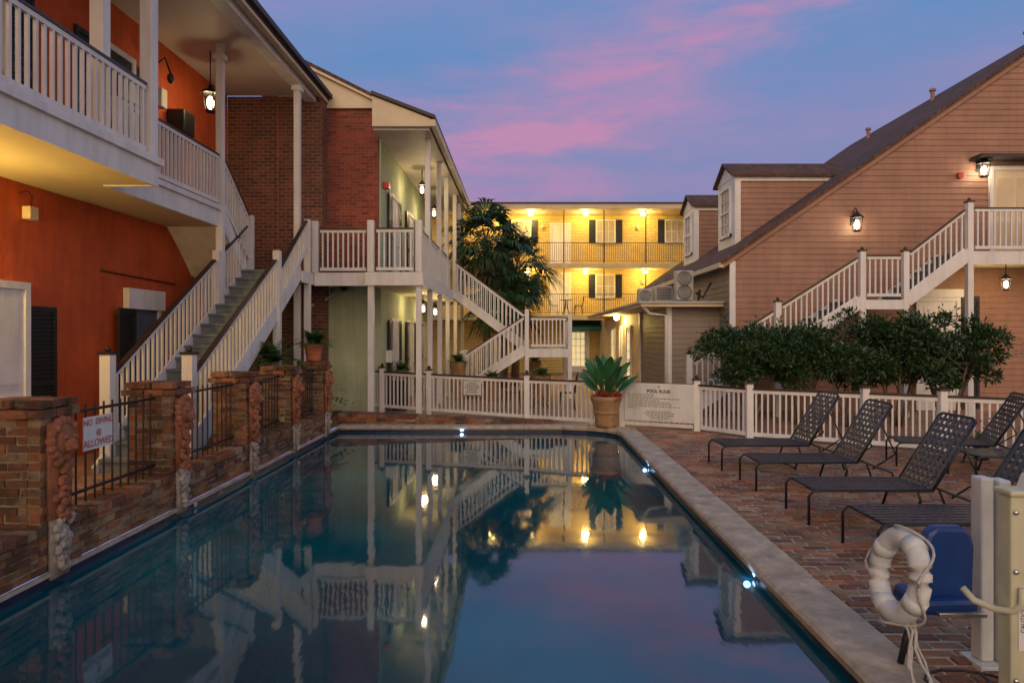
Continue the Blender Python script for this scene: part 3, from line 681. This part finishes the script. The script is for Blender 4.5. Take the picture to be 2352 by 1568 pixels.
def dormer(y0,y1):
    xf=5.93;zt=6.3;ym=(y0+y1)/2;xe=5.2+(zt-3.83)/S; zr=6.78
    d=MB().lap((0,y0,0),YN,[(xf,rz(xf)),(xe,zt),(xf,zt)]).lap((0,y1,0),(0,1,0),[(-xf,rz(xf)),(-xe,zt),(-xf,zt)]).build('dormer','pink',ph)
    MB().box(xf-.03,xf,y0-.02,y1+.02,rz(xf)-.1,zt).prism([(xf-.05,y0-.1,zt),(xf-.05,ym,zr-.04),(xf-.05,y1+.1,zt)],(.05,0,0)).box(xf-.04,xf+.12,y0-.045,y0-.02,rz(xf),zt).box(xf,xe-.1,y0-.05,y0-.021,zt-.14,zt).build('dormer_front','white',d)
    xr_=5.2+(zr-3.83)/S
    r=MB()
    for s,ya in((-1,y0-.14),(1,y1+.14)):
        r.prism([(xf-.16,ya,zt-.03),(xe,ya,zt-.03),(xr_,ym,zr),(xf-.16,ym,zr)],(0,0,.07))
    r.build('dormer_roof','shingle',d)
    m=MB(); C=(xf-.03,ym,4.75); t=.08; h=1.3; w=(y1-y0)*.52
    m.ob(C,XN,-w/2-t,-w/2,-t,h+t,0,.06).ob(C,XN,w/2,w/2+t,-t,h+t,0,.06).ob(C,XN,-w/2,w/2,h,h+t,0,.06).ob(C,XN,-w/2-t,w/2+t,-t,0,0,.1).ob(C,XN,-w/2,w/2,h/2-.02,h/2+.02,.01,.05)
    for i in(1,2): m.ob(C,XN,-w/2+w*i/3-.012,-w/2+w*i/3+.012,0,h,.012,.035)
    for i in(1,3): m.ob(C,XN,-w/2,w/2,h*i/4-.012,h*i/4+.012,.012,.035)
    m.build('window','white',d)
    MB().ob(C,XN,-w/2,w/2,0,h,.001,.012).build('pane','curt',d)
dormer(19.0,20.6); dormer(23.5,25.0)
door(ph,(12.2,16.98,3.82),YN,1.05,2.15,'cream',louv=True); MB().ob((12.25,16.98,6.2),YN,-1.15,1.3,0,.05,0,.45).ob((12.25,16.98,6.26),YN,-1.1,1.2,0,.04,0,.4).build('door_hood','roof',ph)
door(ph,(10.3,16.98,.02),YN,.9,2.7,'white'); shutter(ph,(11.1,16.98,.05),YN,.45,2.8,.02); 
MB().ob((10.3,16.98,2.82),YN,-.6,.6,0,.2,.01,.1).build('lintel','white',ph)
lantern((8.2,16.76,4.62),'black wall lantern glowing on the middle of the pink gable wall',18,1.1,wall=(0,1,0),col=(1,.85,.6))
lantern((11.32,16.76,5.95),'black wall lantern glowing beside the upper right door',32,1.1,wall=(0,1,0),col=(1,.85,.6))
lantern((11.25,15.9,3.08),'small hanging lantern under the right house gallery',45,.85,hang=.45)
MB().ob((10.85,16.98,5.78),YN,-.06,.06,0,.13,0,.08).build('fire_bell','red',ph)
hs=thing('house_staircase','long white railed staircase and gallery climbing the pink house wall','staircase',(8,16,0))
yf,yk=15.8,16.9
MB().box(10.35,17,yf,yk,3.6,3.8).build('gallery_floor','tread',hs); MB().box(10.3,17,yf-.05,yf-.002,3.52,3.82).build('fascia','white',hs)
MB().box(10.35,17,yf,yk,3.55,3.599).build('gallery_ceiling','ceil',hs)
MB().box(7.85,8.87,yf,yk,2.56,2.69).build('landing','tread',hs); MB().box(7.83,8.9,yf-.05,yf-.002,2.48,2.7).build('landing_fascia','white',hs)
flight(hs,(8.87,yf,2.69),(10.35,yf,3.8),(0,1,0),yk-yf,6); flight(hs,(3.6,yf,0),(7.85,yf,2.69),(0,1,0),yk-yf,14)
for x,z in((10.33,4.95),(8.85,3.82),(7.85,3.82),(5.9,2.65),(3.85,1.45)): post(hs,x,yf,0,z,.13,'newel_post',cap='dark')
post(hs,12.9,yf,0,4.9,.13)
railing(hs,(10.4,yf,3.82),(12.85,yf,3.82),1.02,.13); railing(hs,(12.95,yf,3.82),(16.9,yf,3.82),1.02,.13); railing(hs,(8.9,yf,2.75),(10.28,yf,3.82),1.02,.13); railing(hs,(7.9,yf,2.72),(8.8,yf,2.72),1.02,.13)
def hz(x): return 2.69*(x-3.6)/4.25
railing(hs,(5.95,yf,hz(5.95)+.05),(7.8,yf,hz(7.8)+.05),1.02,.13); railing(hs,(3.9,yf,hz(3.9)+.05),(5.85,yf,hz(5.85)+.05),1.02,.13)
# ------------------------------------------------------------------ pool fence
FP=[(-4.85,17.2,.12),(-3.4,16.5,.09),(-2.2,16.0,.06),(.087,15.1,0),(2.04,14.1,0),(3.41,13.4,0),(4.13,12.45,0),(5.76,11.5,0),(6.73,10.95,0),(8.1,10.2,0),(9.6,9.4,0)]
donep=set()
def fence(idx,label,name='picket_fence'):
    t=thing(name,label,'fence' if name!='fence_gate' else 'gate',FP[idx[0]])
    for i in idx:
        x,y,z=FP[i]
        if name!='fence_gate' and i not in donep: post(t,x,y,0,z+1.0,.12,'post',cap='dark'); donep.add(i)
    for a,b in zip(idx[:-1],idx[1:]):
        railing(t,FP[a],FP[b],.93,.11,name='fence_panel',bar='picket',bw=.03,endgap=.07)
    return t
fence([0,1,2,3],'white picket fence with dark cap rail, left run behind the pool end'); fence([3,4,5],'white picket fence run carrying the pool rules sign'); fence([6,7,8],'white picket fence run behind the left column of loungers'); fence([8,9,10],'white picket fence run behind the rightmost loungers')
fence([5,6],'white picket gate between the pool rules sign and the loungers','fence_gate')
def onfence(a,b,f,z):
    a=V(FP[a]);b=V(FP[b]);d=(b-a);n=V((d.y,-d.x,0)).normalized(); 
    if n.y>0:n=-n
    p=a+d*f+n*.07; return (p.x,p.y,z),tuple(n)
C,n=onfence(4,5,.52,.16)
s=thing('pool_rules_sign','large white POOL RULES notice board on the fence','sign',C)
MB().ob(C,n,-.71,.71,0,.76,-.008,.008).build('board','signw',s)
Cc=V(C)+V(n)*.009
text('heading','POOL RULES',.085,tuple(Cc+V((0,0,.60))),n,'txtk',s,bold=.003)
ln=MB(); random.seed(3)
for i,z in enumerate((.53,.49,.45,.41,.37,.33,.29,.25)):
    L=random.uniform(.35,1.1) if i<7 else .2; u=-.64; e=u+L
    while u<e: 
        w_=random.uniform(.03,.08); ln.ob(tuple(Cc),n,u,u+w_,z,z+.011,0,.002); u+=w_+.018
for i,z in enumerate((.19,.155,.12,.085,.05)):
    L=(.5,.62,.5,.4,.3)[i]; u=-L/2
    while u<L/2:
        w_=random.uniform(.03,.07); ln.ob(tuple(Cc),n,u,u+w_,z,z+.011,0,.002); u+=w_+.018
ln.build('small_print','txtk',s)
MB().ob(tuple(Cc),n,-.03,.03,.67,.72,0,.002).build('emblem','metalgrey',s)
C,n=onfence(2,3,.47,.52)
s=thing('notice_sign','small white notice board on the left fence run','sign',C)
MB().ob(C,n,-.22,.22,0,.34,-.006,.006).build('board','signw',s)
ln=MB(); Cc=V(C)+V(n)*.007
for i,z in enumerate((.26,.21,.16,.11,.06)):
    L=(.2,.34,.36,.24,.3)[i]; u=-L/2
    while u<L/2: w_=random.uniform(.02,.06); ln.ob(tuple(Cc),n,u,min(u+w_,L/2),z,z+.02,0,.002); u+=w_+.014
ln.ob(tuple(Cc),n,-.205,.205,.325,.333,0,.002).ob(tuple(Cc),n,-.205,.205,.01,.018,0,.002).build('small_print','txtk',s)
# ------------------------------------------------------------------ plants
def clumpy(mb,c,r,n,size,k=14,spread=.34,cl=None):
    if cl is None:
        cl=[]
        for i in range(k):
            while True:
                p=V((random.uniform(-1,1),random.uniform(-1,1),random.uniform(-1,1)))
                if .35<p.length<1: break
            cl.append(V((c[0]+p.x*r[0]*.8,c[1]+p.y*r[1]*.8,c[2]+p.z*r[2]*.8)))
    wt=[random.uniform(.45,1) for _ in cl]
    for i in range(n):
        j=random.randrange(len(cl)); q=cl[j]; d=V((random.gauss(0,1),random.gauss(0,1),random.gauss(0,1))).normalized()
        p=q+V((d.x*r[0],d.y*r[1],d.z*r[2]*.8))*spread*wt[j]*random.random()**.45
        mb.leaf(p,d+V((random.uniform(-.8,.8),random.uniform(-.8,.8),random.uniform(-.5,.9))),(random.uniform(-1,1),random.uniform(-1,1),random.uniform(.2,1)),size*random.uniform(.6,1.3),size*.42)
    return cl
def bush(x,y,z,r,label,n=9500):
    t=thing('shrub',label,'shrub',(x,y,0),'dark shrubs behind the right fence')
    m_=MB(); cl=[]
    for i in range(40):
        while True:
            p=V((random.uniform(-1,1),random.uniform(-1,1),random.uniform(-1,1)))
            if .25<p.length<1.05: break
        cl.append(V((x+p.x*r[0],y+p.y*r[1],z+p.z*r[2]*.9)))
    clumpy(m_,(x,y,z),r,n,.10,0,.37,cl)
    for q in cl:
        for _ in range(6):
            d=V((random.gauss(0,1),random.gauss(0,1),abs(random.gauss(.3,.8)))).normalized(); e=q+d*random.uniform(.22,.42)
            for s_ in range(6): m_.leaf(q+(e-q)*(.4+.12*s_),d+V((random.uniform(-1,1),random.uniform(-1,1),random.uniform(-.3,.6))),(0,0,1),.085,.036)
    m_.build('crown','leaf',t)
    b=MB()
    for k in range(6):
        a=k*1.05+random.random(); p0=V((x+.07*math.cos(a),y+.07*math.sin(a),0)); md=V((x+.28*math.cos(a)*r[0],y+.2*math.sin(a),z*.42)); e=V((x+.5*math.cos(a)*r[0],y+.35*math.sin(a),z*.85))
        b.path([p0,(p0+md)/2+V((random.uniform(-.06,.06),0,0)),md,e],.042,7,.018)
        for q in cl[k*5:k*5+5]: b.path([md+(e-md)*random.random(),(q+e)/2+V((0,0,-.06)),q],.018,5,.007)
    b.build('trunk','trunk',t,smooth=True)
bush(4.75,14.3,1.46,(1.1,.7,.64),'dark leafy shrub at the left end of the row before the house stairs')
bush(5.85,14.4,1.36,(.85,.7,.66),'dark leafy shrub second from left in front of the house stairs')
bush(6.75,14.1,1.54,(1.0,.7,.78),'dark leafy shrub in the middle of the row')
bush(7.8,14.2,1.50,(.95,.7,.78),'dark leafy shrub second from right in front of the house stairs')
bush(8.65,13.9,1.52,(.95,.7,.82),'dark leafy shrub at the right end of the row')
random.seed(11)
def fan(mb,c,d,size,up=V((0,0,1))):
    d=V(d).normalized(); r=d.cross(up).normalized(); u=r.cross(d)
    for k in range(28):
        a=math.radians(-110+220*k/27)
        q=(d*math.cos(a)+r*math.sin(a)+u*.15*abs(math.cos(3*a))+V((random.uniform(-.06,.06),random.uniform(-.06,.06),random.uniform(-.06,.06))))
        L=size*(1-.25*abs(a)/2)*random.uniform(.9,1.1); mid=V(c)+q*L*.55; tip=mid+q*L*.4+V((0,0,-L*.34))
        s=q.cross(u).normalized()*.03*size/.8
        mb.add([V(c),mid-s,mid+s],[(0,1,2)]); mb.add([mid-s,mid+s,tip],[(0,1,2)])
def palm(x,y,h,label,n=30,size=.75,R=.85):
    t=thing('palm_tree',label,'palm',(x,y,0),'fan palms beside the far staircase')
    MB().path([(x,y,0),(x+.08,y,h*.5),(x,y,h)],.16,10,.12).build('trunk','trunk',t,smooth=True)
    m_=MB();s_=MB();dd=MB()
    for i in range(n):
        a=i*2.399; e=math.radians(78-135*(i/n)); d=V((math.cos(a)*math.cos(e),math.sin(a)*math.cos(e),math.sin(e)))
        L=R*random.uniform(.7,1.2); p0=V((x,y,h)); p1=p0+d*L*.6+V((0,0,.12)); p2=p0+d*L+V((0,0,-.08))
        s_.path([p0,p1,p2],.014,5,.008); fan(m_ if i<n*.86 else dd,p2,(d+V((0,0,-.45))),size*random.uniform(.85,1.2))
    m_.build('crown','palm',t); s_.build('frond_stalks','palm',t); dd.build('dead_fronds','deadpalm',t)
palm(-1.35,24.6,5.2,'tallest dark fan palm at the end of the green gallery',46,.85,1.05)
palm(-.3,25.2,4.2,'shorter fan palm leaning over the far staircase',42,.85,1.1)
palm(-.7,24.3,3.1,'lowest fan palm head between the other two palms',36,.85,.95)
random.seed(5)
def pot(x,y,z,r,h,label,m='pot'):
    t=thing('plant_pot',label,'plant pot',(x,y,z))
    MB().lathe((x,y,z),[(0,0),(r*.68,0),(r*.72,h*.08),(r*.78,h*.45),(r*.93,h*.8),(r,h*.86),(r*1.04,h*.9),(r*1.04,h),(r*.92,h),(r*.88,h*.86),(0,h*.86)],32).build('body',m,t,smooth=True)
    MB().lathe((x,y,z),[(r*.80,h*.42),(r*.84,h*.44),(r*.85,h*.5),(r*.82,h*.53)],32).build('band',m,t,smooth=True); return t
pot(1.68,13.75,.046,.31,.62,'large ochre clay pot at the far corner of the pool')
t=thing('broadleaf_plant','tall glossy broad leaved plant growing in the large ochre pot','plant',(1.68,13.75,.55))
m_=MB();s_=MB()
for i in range(24):
    a=i*2.4; hgt=(i+.5)/24; lean=.34-.28*hgt; c,sn=math.cos(a),math.sin(a)
    base=V((1.68+.07*c,13.75+.07*sn,.56)); top=base+V((c*lean*.6,sn*lean*.6,.16+.42*hgt)); s_.path([base,top],.013,5,.008)
    d=V((c*lean*1.3,sn*lean*1.3,.62)).normalized(); th=random.uniform(0,3.14); r=V((math.cos(th),math.sin(th)*.6,0)); r=(r-d*r.dot(d)).normalized(); L=random.uniform(.36,.5);W=random.uniform(.07,.10)
    nn=d.cross(r); pr=[]
    for k in range(7):
        f=k/6; ww=W*math.sin(math.pi*min(1,f*.9+.07))**.7; bend=V((c*.12,sn*.12,-.05))*f*f; cc=top+d*L*f+bend
        pr+= [cc-r*ww+nn*.03,cc,cc+r*ww+nn*.03]
    m_.add(pr,[(3*k+j,3*k+j+1,3*k+j+4,3*k+j+3) for k in range(6) for j in(0,1)])
m_.build('leaves','bleaf',t,smooth=True); s_.build('stems','fern',t)
t=thing('red_bedding_plant','low red and green bedding plants around the rim of the large pot','plant',(1.68,13.75,.56)); m_=MB(); clumpy(m_,(1.68,13.75,.66),(.30,.30,.12),700,.09,12,.4); m_.build('leaves','redleaf',t)
def fernp(c,r,n,label,name='fern',m='fern'):
    t=thing(name,label,'plant',c); m_=MB()
    for i in range(n):
        a=random.uniform(0,6.28); e=random.uniform(.2,1.3); d=V((math.cos(a)*math.cos(e),math.sin(a)*math.cos(e),math.sin(e)))
        p=V(c); L=r*random.uniform(.7,1.1); prev=p
        for k in range(8):
            f=(k+1)/8; q=p+d*L*f+V((0,0,-.45*L*f*f)); 
            s=V((-math.sin(a),math.cos(a),0))
            for sg in(-1,1): m_.leaf(prev,(q-prev).normalized()*.5+s*sg,(0,0,1),r*.22*(1-.6*f)+.02,.02+r*.04)
            m_.leaf(prev,q-prev,(0,0,1),(q-prev).length*1.1,.02); prev=q
    m_.build('fronds',m,t); return t
pot(-4.03,13.15,1.39,.19,.33,'terracotta pot standing on the farthest brick pillar','potred')
fernp((-4.03,13.15,1.72),.52,110,'bushy light green plant in the terracotta pot on the pillar','potted_plant')
fernp((-4.55,12.4,1.4),.75,100,'dark green fern spilling beside the stairs behind the fourth pillar'); pot(-4.55,12.4,.0,.22,1.3,'tall planter behind the fourth brick pillar under a fern')
fernp((-4.5,14.6,.5),.9,70,'low fern growing between walkway posts and last pillar')
fernp((-4.3,16.4,2.95),.35,16,'dark plant hanging under the raised walkway','hanging_plant',m='leaf')
MB().box(-3.28,-2.92,17.1,17.5,0,.74).build('plant_stand','iron',loc=(-3.1,17.3,0),label='dark stand under the small clay pot by the green building',cat='plant stand')
pot(-3.1,17.3,.745,.16,.25,'small clay pot by the green building corner'); fernp((-3.1,17.3,1.0),.45,60,'leafy plant in the small pot by the green building','potted_plant')
for i,(x,y,z,r) in enumerate(((.55,19.3,.75,.5),(-.9,19.6,.6,.55),(-1.9,20.0,1.1,.5),(.4,23.5,1.0,.6))):
    pot(x,y,0,.24,z,['clay pot below the far landing','clay pot before the lower far stair flight','clay pot at the foot of the far staircase','clay pot behind the far landing'][i]); fernp((x,y,z),r,70,['green plant below the far landing','green plant before the lower far stair flight','green plant at the foot of the far staircase','green plant behind the far landing'][i],'potted_plant')
fernp((9.9,12.9,1.5),.9,44,'arching palm like plant at the right edge beside the house','potted_plant'); pot(9.9,12.9,0,.25,1.45,'tall planter at the right edge beside the house')
t=fernp((6.95,10.35,.32),.3,26,'small plant with pink flowers among the loungers','flowering_plant')
m_=MB(); [m_.ell((6.95+random.uniform(-.16,.16),10.35+random.uniform(-.16,.16),.5+random.uniform(-.05,.15)),.02,.02,.016,6,4) for _ in range(14)]; m_.build('blossoms','flow',t)
pot(6.95,10.35,0,.13,.32,'small dark pot of the pink flowering plant','iron') 
table(.4,17.2,0,.42,'round iron patio table behind the fence near the big pot')
ironchair(-.25,17.3,0,3.14,'iron patio chair left of the round courtyard table','iron chairs at the courtyard table'); ironchair(1.1,17.1,0,0,'iron patio chair right of the round courtyard table','iron chairs at the courtyard table')
# ------------------------------------------------------------------ loungers
def lounger():
    t=thing('sun_lounger','x','sun lounger',(0,0,0),'black strap loungers on the brick deck')
    W=.31;zs=.34;L=1.22; bt=V((L+.42,0,zs+.68))
    for s in(-1,1):
        MB().path([(L,s*W,zs),(.12,s*W,zs),(.04,s*W,zs-.01),(0,s*W,zs-.06),(0,s*W,0)],.014,7).build('leg','iron',t,smooth=True)
        MB().path([(L-.15,s*W,zs),(L-.12,s*W,zs-.1),(L-.2,s*W,0)],.014,7).build('leg','iron',t,smooth=True)
        MB().path([(L+.05,s*W,zs+.02),(L+.42,s*W,zs-.12),(L+.5,s*W,0)],.013,7).build('leg','iron',t,smooth=True)
    f=MB().path([(.06,-W,zs-.005),(.06,W,zs-.005)],.013,7).path([(L-.2,-W,.03),(L-.2,W,.03)],.01,6).path([(L,-W,zs),(L,W,zs)],.013,6)
    for s in(-1,1):
        f.path([(L,s*W,zs),(bt.x,s*W,bt.z)],.014,7)
        f.path([(L+.3,s*W*.9,zs+.48),(L+.48,s*W*.9,zs+.1),(L+.2,s*W*.9,zs-.08)],.011,6)
    f.path([(bt.x,-W,bt.z),(bt.x+.01,-W*.8,bt.z+.03),(bt.x+.01,W*.8,bt.z+.03),(bt.x,W,bt.z)],.014,7).build('frame','iron',t,smooth=True)
    m_=MB(); n=15
    for i in range(n):
        x=.05+(L-.1)*(i+.5)/n; m_.box(x-.025,x+.025,-W,W,zs+.004,zs+.008)
    for j in range(7):
        y=-W+2*W*(j+.5)/7; m_.box(.04,L-.02,y-.027,y+.027,zs+.010,zs+.013)
    m_.build('seat_straps','strap',t)
    m_=MB(); d=(bt-V((L,0,zs))); nn=V((-d.z,0,d.x)).normalized()
    for i in range(11):
        c=V((L,0,zs))+d*(i+.6)/11.1; u=d.normalized()*.020
        m_.hexa([c-u+V((0,-W,0)),c+u+V((0,-W,0)),c+u+V((0,W,0)),c-u+V((0,W,0))]+[p+nn*.004 for p in(c-u+V((0,-W,0)),c+u+V((0,-W,0)),c+u+V((0,W,0)),c-u+V((0,W,0)))])
    for j in range(7):
        y=-W+2*W*(j+.5)/7; a=V((L,y,zs))+nn*.006;b=V((bt.x,y,bt.z))+nn*.006+d*.03; q=V((0,.024,0))
        m_.hexa([a-q,a+q,b+q,b-q]+[p+nn*.003 for p in(a-q,a+q,b+q,b-q)])
    m_.build('backrest_straps','strap',t); return t
L0=lounger()
spots=[(2.76,9.8,.02,'black strap lounger at the back of the left column, nearest the fence'),(2.82,8.56,.0,'black strap lounger second from the fence in the left column'),(2.85,7.1,-.02,'black strap lounger third from the fence in the left column'),(2.9,5.88,.0,'black strap lounger nearest the camera, partly behind the pool lift'),(5.45,10.1,-.28,'black strap lounger of the right column, beside the fence'),(5.75,8.95,-.05,'black strap lounger at right edge of the photo')]
for i,(x,y,a,l) in enumerate(spots):
    o=L0 if i==0 else copy_tree(L0); o.location=(x,y,.012); o.rotation_euler.z=a; o['label']=l
# ------------------------------------------------------------------ pool lift, life ring
pl=thing('pool_lift','accessible pool lift with blue seat and white and cream columns','pool lift',(2.6,3.9,0))
MB().box(2.62,2.695,3.9,4.0,0.03,1.08).build('column','liftw',pl,bevel=.012); MB().box(2.71,2.78,3.88,3.98,0.03,1.07).build('column','liftw',pl,bevel=.012)
c_=MB().box(2.475,2.59,3.46,3.56,0,1.08).build('mast','liftc',pl,bevel=.01)
MB().box(2.46,2.60,3.44,3.58,1.081,1.11).build('mast_cap','liftc',c_,bevel=.01)
MB().prism([(2.53,3.5,.98),(2.61,3.5,1.18),(2.95,3.5,1.26),(2.95,3.5,1.1)],(0,.08,0)).build('boom','liftw',pl,bevel=.01)
for z in(.15,.7,1.0): MB().ell((2.495,3.45,z),.013,.01,.013).ell((2.565,3.45,z),.013,.01,.013).build('bolt','steel',c_)
MB().box(2.51,2.55,3.455,3.459,.3,.62).build('caution_label','signw',c_)
text('label_text','CAUTION',.03,(2.53,3.453,.46),(0,-1,0),'txtk',c_,tilt=math.pi/2)
MB().box(2.58,2.82,3.84,4.04,.0,.03).build('base_plate','liftw',pl,bevel=.006)
MB().prism([(2.27,3.86,.40),(2.55,3.86,.40),(2.56,3.86,.70),(2.54,3.86,.78),(2.50,3.86,.81),(2.34,3.86,.81),(2.30,3.86,.78),(2.27,3.86,.7)],(0,.09,0)).build('seat_back','blue',pl,bevel=.03)
MB().prism([(2.20,3.80,.33),(2.54,3.80,.32),(2.55,3.80,.43),(2.22,3.80,.42)],(0,.30,0)).build('seat_pan','blue',pl,bevel=.03)
MB().path([(2.52,3.44,.62),(2.515,3.44,.54),(2.49,3.46,.50),(2.44,3.52,.485),(2.38,3.6,.50),(2.35,3.65,.55)],.018,10).build('arm_bar','liftc',pl,smooth=True)
MB().box(2.26,2.52,3.7,3.73,.365,.39).build('side_rail','steel',pl,bevel=.004)
MB().path([(2.22,3.85,.35),(2.16,3.85,.2),(2.13,3.85,.05)],.018,8).build('leg_support','iron',pl,smooth=True)
C=V((2.06,3.74,.585)); nrm=V((-.985,-.10,.16)).normalized(); ax=nrm.cross(V((0,0,1))).normalized(); ay=ax.cross(nrm)
lr=thing('life_ring','white life ring with grab rope hanging on the pool lift seat','life ring',tuple(C))
MB().path([C+ax*.17*math.cos(a*math.pi/20)+ay*.205*math.sin(a*math.pi/20) for a in range(40)],.055,16,closed=True).build('ring','ring',lr,smooth=True)
for k in range(4):
    a=k*math.pi/2+.5; p=C+ax*.17*math.cos(a)+ay*.205*math.sin(a); tan=(-ax*math.sin(a)+ay*math.cos(a)).normalized()
    MB().path([p-tan*.035,p+tan*.035],.059,16).build('band','liftw',lr,smooth=True)
pts=[]
for k in range(64):
    a=k*2*math.pi/64; r=.225+.02*abs(math.sin(2*a+.5)); pts.append(C+ax*r*math.cos(a)*.95+ay*(r+.03)*math.sin(a)+nrm*.05*math.cos(4*a))
MB().path(pts,.008,6,closed=True).build('grab_rope','rope',lr,smooth=True)
rp=MB(); random.seed(9)
for s in range(4):
    q=[V((2.02+.03*s,3.68,.40))]
    for k in range(1,7): q.append(V((2.02+.03*s+.03*math.sin(k*1.3+s)-.01*k*(s%2),3.66-.04*k+.02*math.cos(k+s),max(.058,.40-.07*k))))
    for k in range(1,10): q.append(V((q[6].x+.045*k*math.cos(s*1.1-.3),q[6].y-.02*k+.05*math.sin(k*.9+s*2),.058+.004*s)))
    rp.path(q,.008,6)
rp.build('rope','rope',loc=(2.0,3.6,0),smooth=True,label='loose off white rope trailing from the life ring onto the coping',cat='rope')
q=[V((2.55+.25*math.cos(k*.55)*(1-.01*k)-.012*k,3.45+.16*math.sin(k*.55)+.01*k,.03+.002*k)) for k in range(24)]
MB().path(q,.008,6).build('cable','iron',loc=(2.5,3.5,0),smooth=True,label='dark cable looping on the bricks at the foot of the lift',cat='cable')
# pool lights
for i,(c,n_,l) in enumerate((((X1-.012,5.6,-.055),(-1,0,0),'blue white pool light on the right wall, nearest the camera'),((X1-.012,10.3,-.055),(-1,0,0),'blue white pool light on the right wall, farther one'),((-1.25,YE-.012,-.052),(0,-1,0),'blue white pool light in the far end wall'),((-3.79,7.9,-.055),(1,0,0),'small dim pool light on the left wall'))):
    t=thing('pool_light',l,'pool light',c); R=V(n_)
    u=V((0,0,1)).cross(R); 
    ring=[V(c)+u*.04*math.cos(a*math.pi/8)+V((0,0,.032*math.sin(a*math.pi/8))) for a in range(16)]
    MB().add(ring+[V(c)+R*.008],[(a,(a+1)%16,16) for a in range(16)]).build('lens','pl' if i<3 else 'signw',t)
    MB().path([p+R*.002 for p in ring],.006,5,closed=True).build('bezel','steel',t)
    if i<3:
        l_=bpy.data.lights.new('lamp_light','POINT'); l_.energy=.35; l_.color=(.3,.55,1); l_.shadow_soft_size=.03
        o=bpy.data.objects.new('lamp_light',l_); COL.objects.link(o); o.parent=t; o.location=tuple(R*.06)
# ------------------------------------------------------------------ world, sun, camera
w=bpy.data.worlds.new('World'); sc.world=w; w.use_nodes=True; nt=w.node_tree; bg=nt.nodes['Background']
tc=nt.nodes.new('ShaderNodeTexCoord'); vec=tc.outputs['Generated']
sp=nt.nodes.new('ShaderNodeSeparateXYZ'); nt.links.new(vec,sp.inputs[0])
e=ramp(nt,sp.outputs[2],.12,.42)
base=mixc(nt,e,(.215,.25,.46),(.105,.27,.55))
yy_=mth(nt,'MAXIMUM',sp.outputs[1],.15)
n0=noise(nt,scalevec(nt,vec,(1.5,1.0,3.5)),2.2,6,.55); n4=noise(nt,scalevec(nt,vec,(1.3,1.6,5)),3.0,6,.6)
P_=mth(nt,'ADD',mth(nt,'DIVIDE',sp.outputs[0],yy_),mth(nt,'MULTIPLY',mth(nt,'SUBTRACT',n0,.5),.5))
Q_=mth(nt,'ADD',mth(nt,'DIVIDE',sp.outputs[2],yy_),mth(nt,'MULTIPLY',mth(nt,'SUBTRACT',n4,.5),.2))
tot=None
for p0,q0,a_,b_,sl,am in((.03,.305,.25,.042,.02,1.0),(.27,.44,.24,.075,.35,.85),(.10,.225,.20,.03,.0,.5),(.0,.38,.15,.03,.1,.25),(.75,.36,.25,.06,.1,.3),(-.6,.5,.4,.1,.2,.4),(.5,.62,.5,.08,.2,.5)):
    dp=mth(nt,'SUBTRACT',P_,p0); dq=mth(nt,'SUBTRACT',mth(nt,'SUBTRACT',Q_,q0),mth(nt,'MULTIPLY',dp,sl))
    ee=mth(nt,'ADD',mth(nt,'POWER',mth(nt,'ABSOLUTE',mth(nt,'DIVIDE',dp,a_)),2.0),mth(nt,'POWER',mth(nt,'ABSOLUTE',mth(nt,'DIVIDE',dq,b_)),2.0))
    gg=mth(nt,'MULTIPLY',mth(nt,'EXPONENT',mth(nt,'MULTIPLY',ee,-1.0)),am)
    tot=gg if tot is None else mth(nt,'ADD',tot,gg)
n3=noise(nt,scalevec(nt,vec,(1.3,1.0,6)),5.5,7,.62)
tot=mth(nt,'MULTIPLY',tot,ramp(nt,n3,.22,.60))
haze=mth(nt,'MULTIPLY',ramp(nt,noise(nt,scalevec(nt,vec,(1,1,4)),1.6,5,.55),.42,.7),.2)
cf=mth(nt,'MINIMUM',mth(nt,'ADD',tot,haze),.9)
col=mixc(nt,cf,base,(.56,.26,.44))
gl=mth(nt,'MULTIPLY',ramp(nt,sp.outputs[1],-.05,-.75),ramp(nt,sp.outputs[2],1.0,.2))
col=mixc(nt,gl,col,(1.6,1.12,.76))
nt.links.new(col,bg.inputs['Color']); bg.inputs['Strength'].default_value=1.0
s=bpy.data.lights.new('sun','SUN'); s.energy=.6; s.angle=math.radians(30); s.color=(1,.77,.55)
o=bpy.data.objects.new('sun',s); COL.objects.link(o); o.rotation_euler=V((.15,.8,-.45)).to_track_quat('-Z','Y').to_euler()
cam=bpy.data.cameras.new('camera'); co=bpy.data.objects.new('camera',cam); COL.objects.link(co); co.location=(0,0,1.9); co.rotation_euler=(math.pi/2,0,0)
cam.lens=24; cam.sensor_width=36; cam.shift_x=-25/2352; cam.shift_y=-16/2352; cam.clip_end=1000; sc.camera=co
sc.view_settings.view_transform='Standard'; sc.view_settings.look='None'
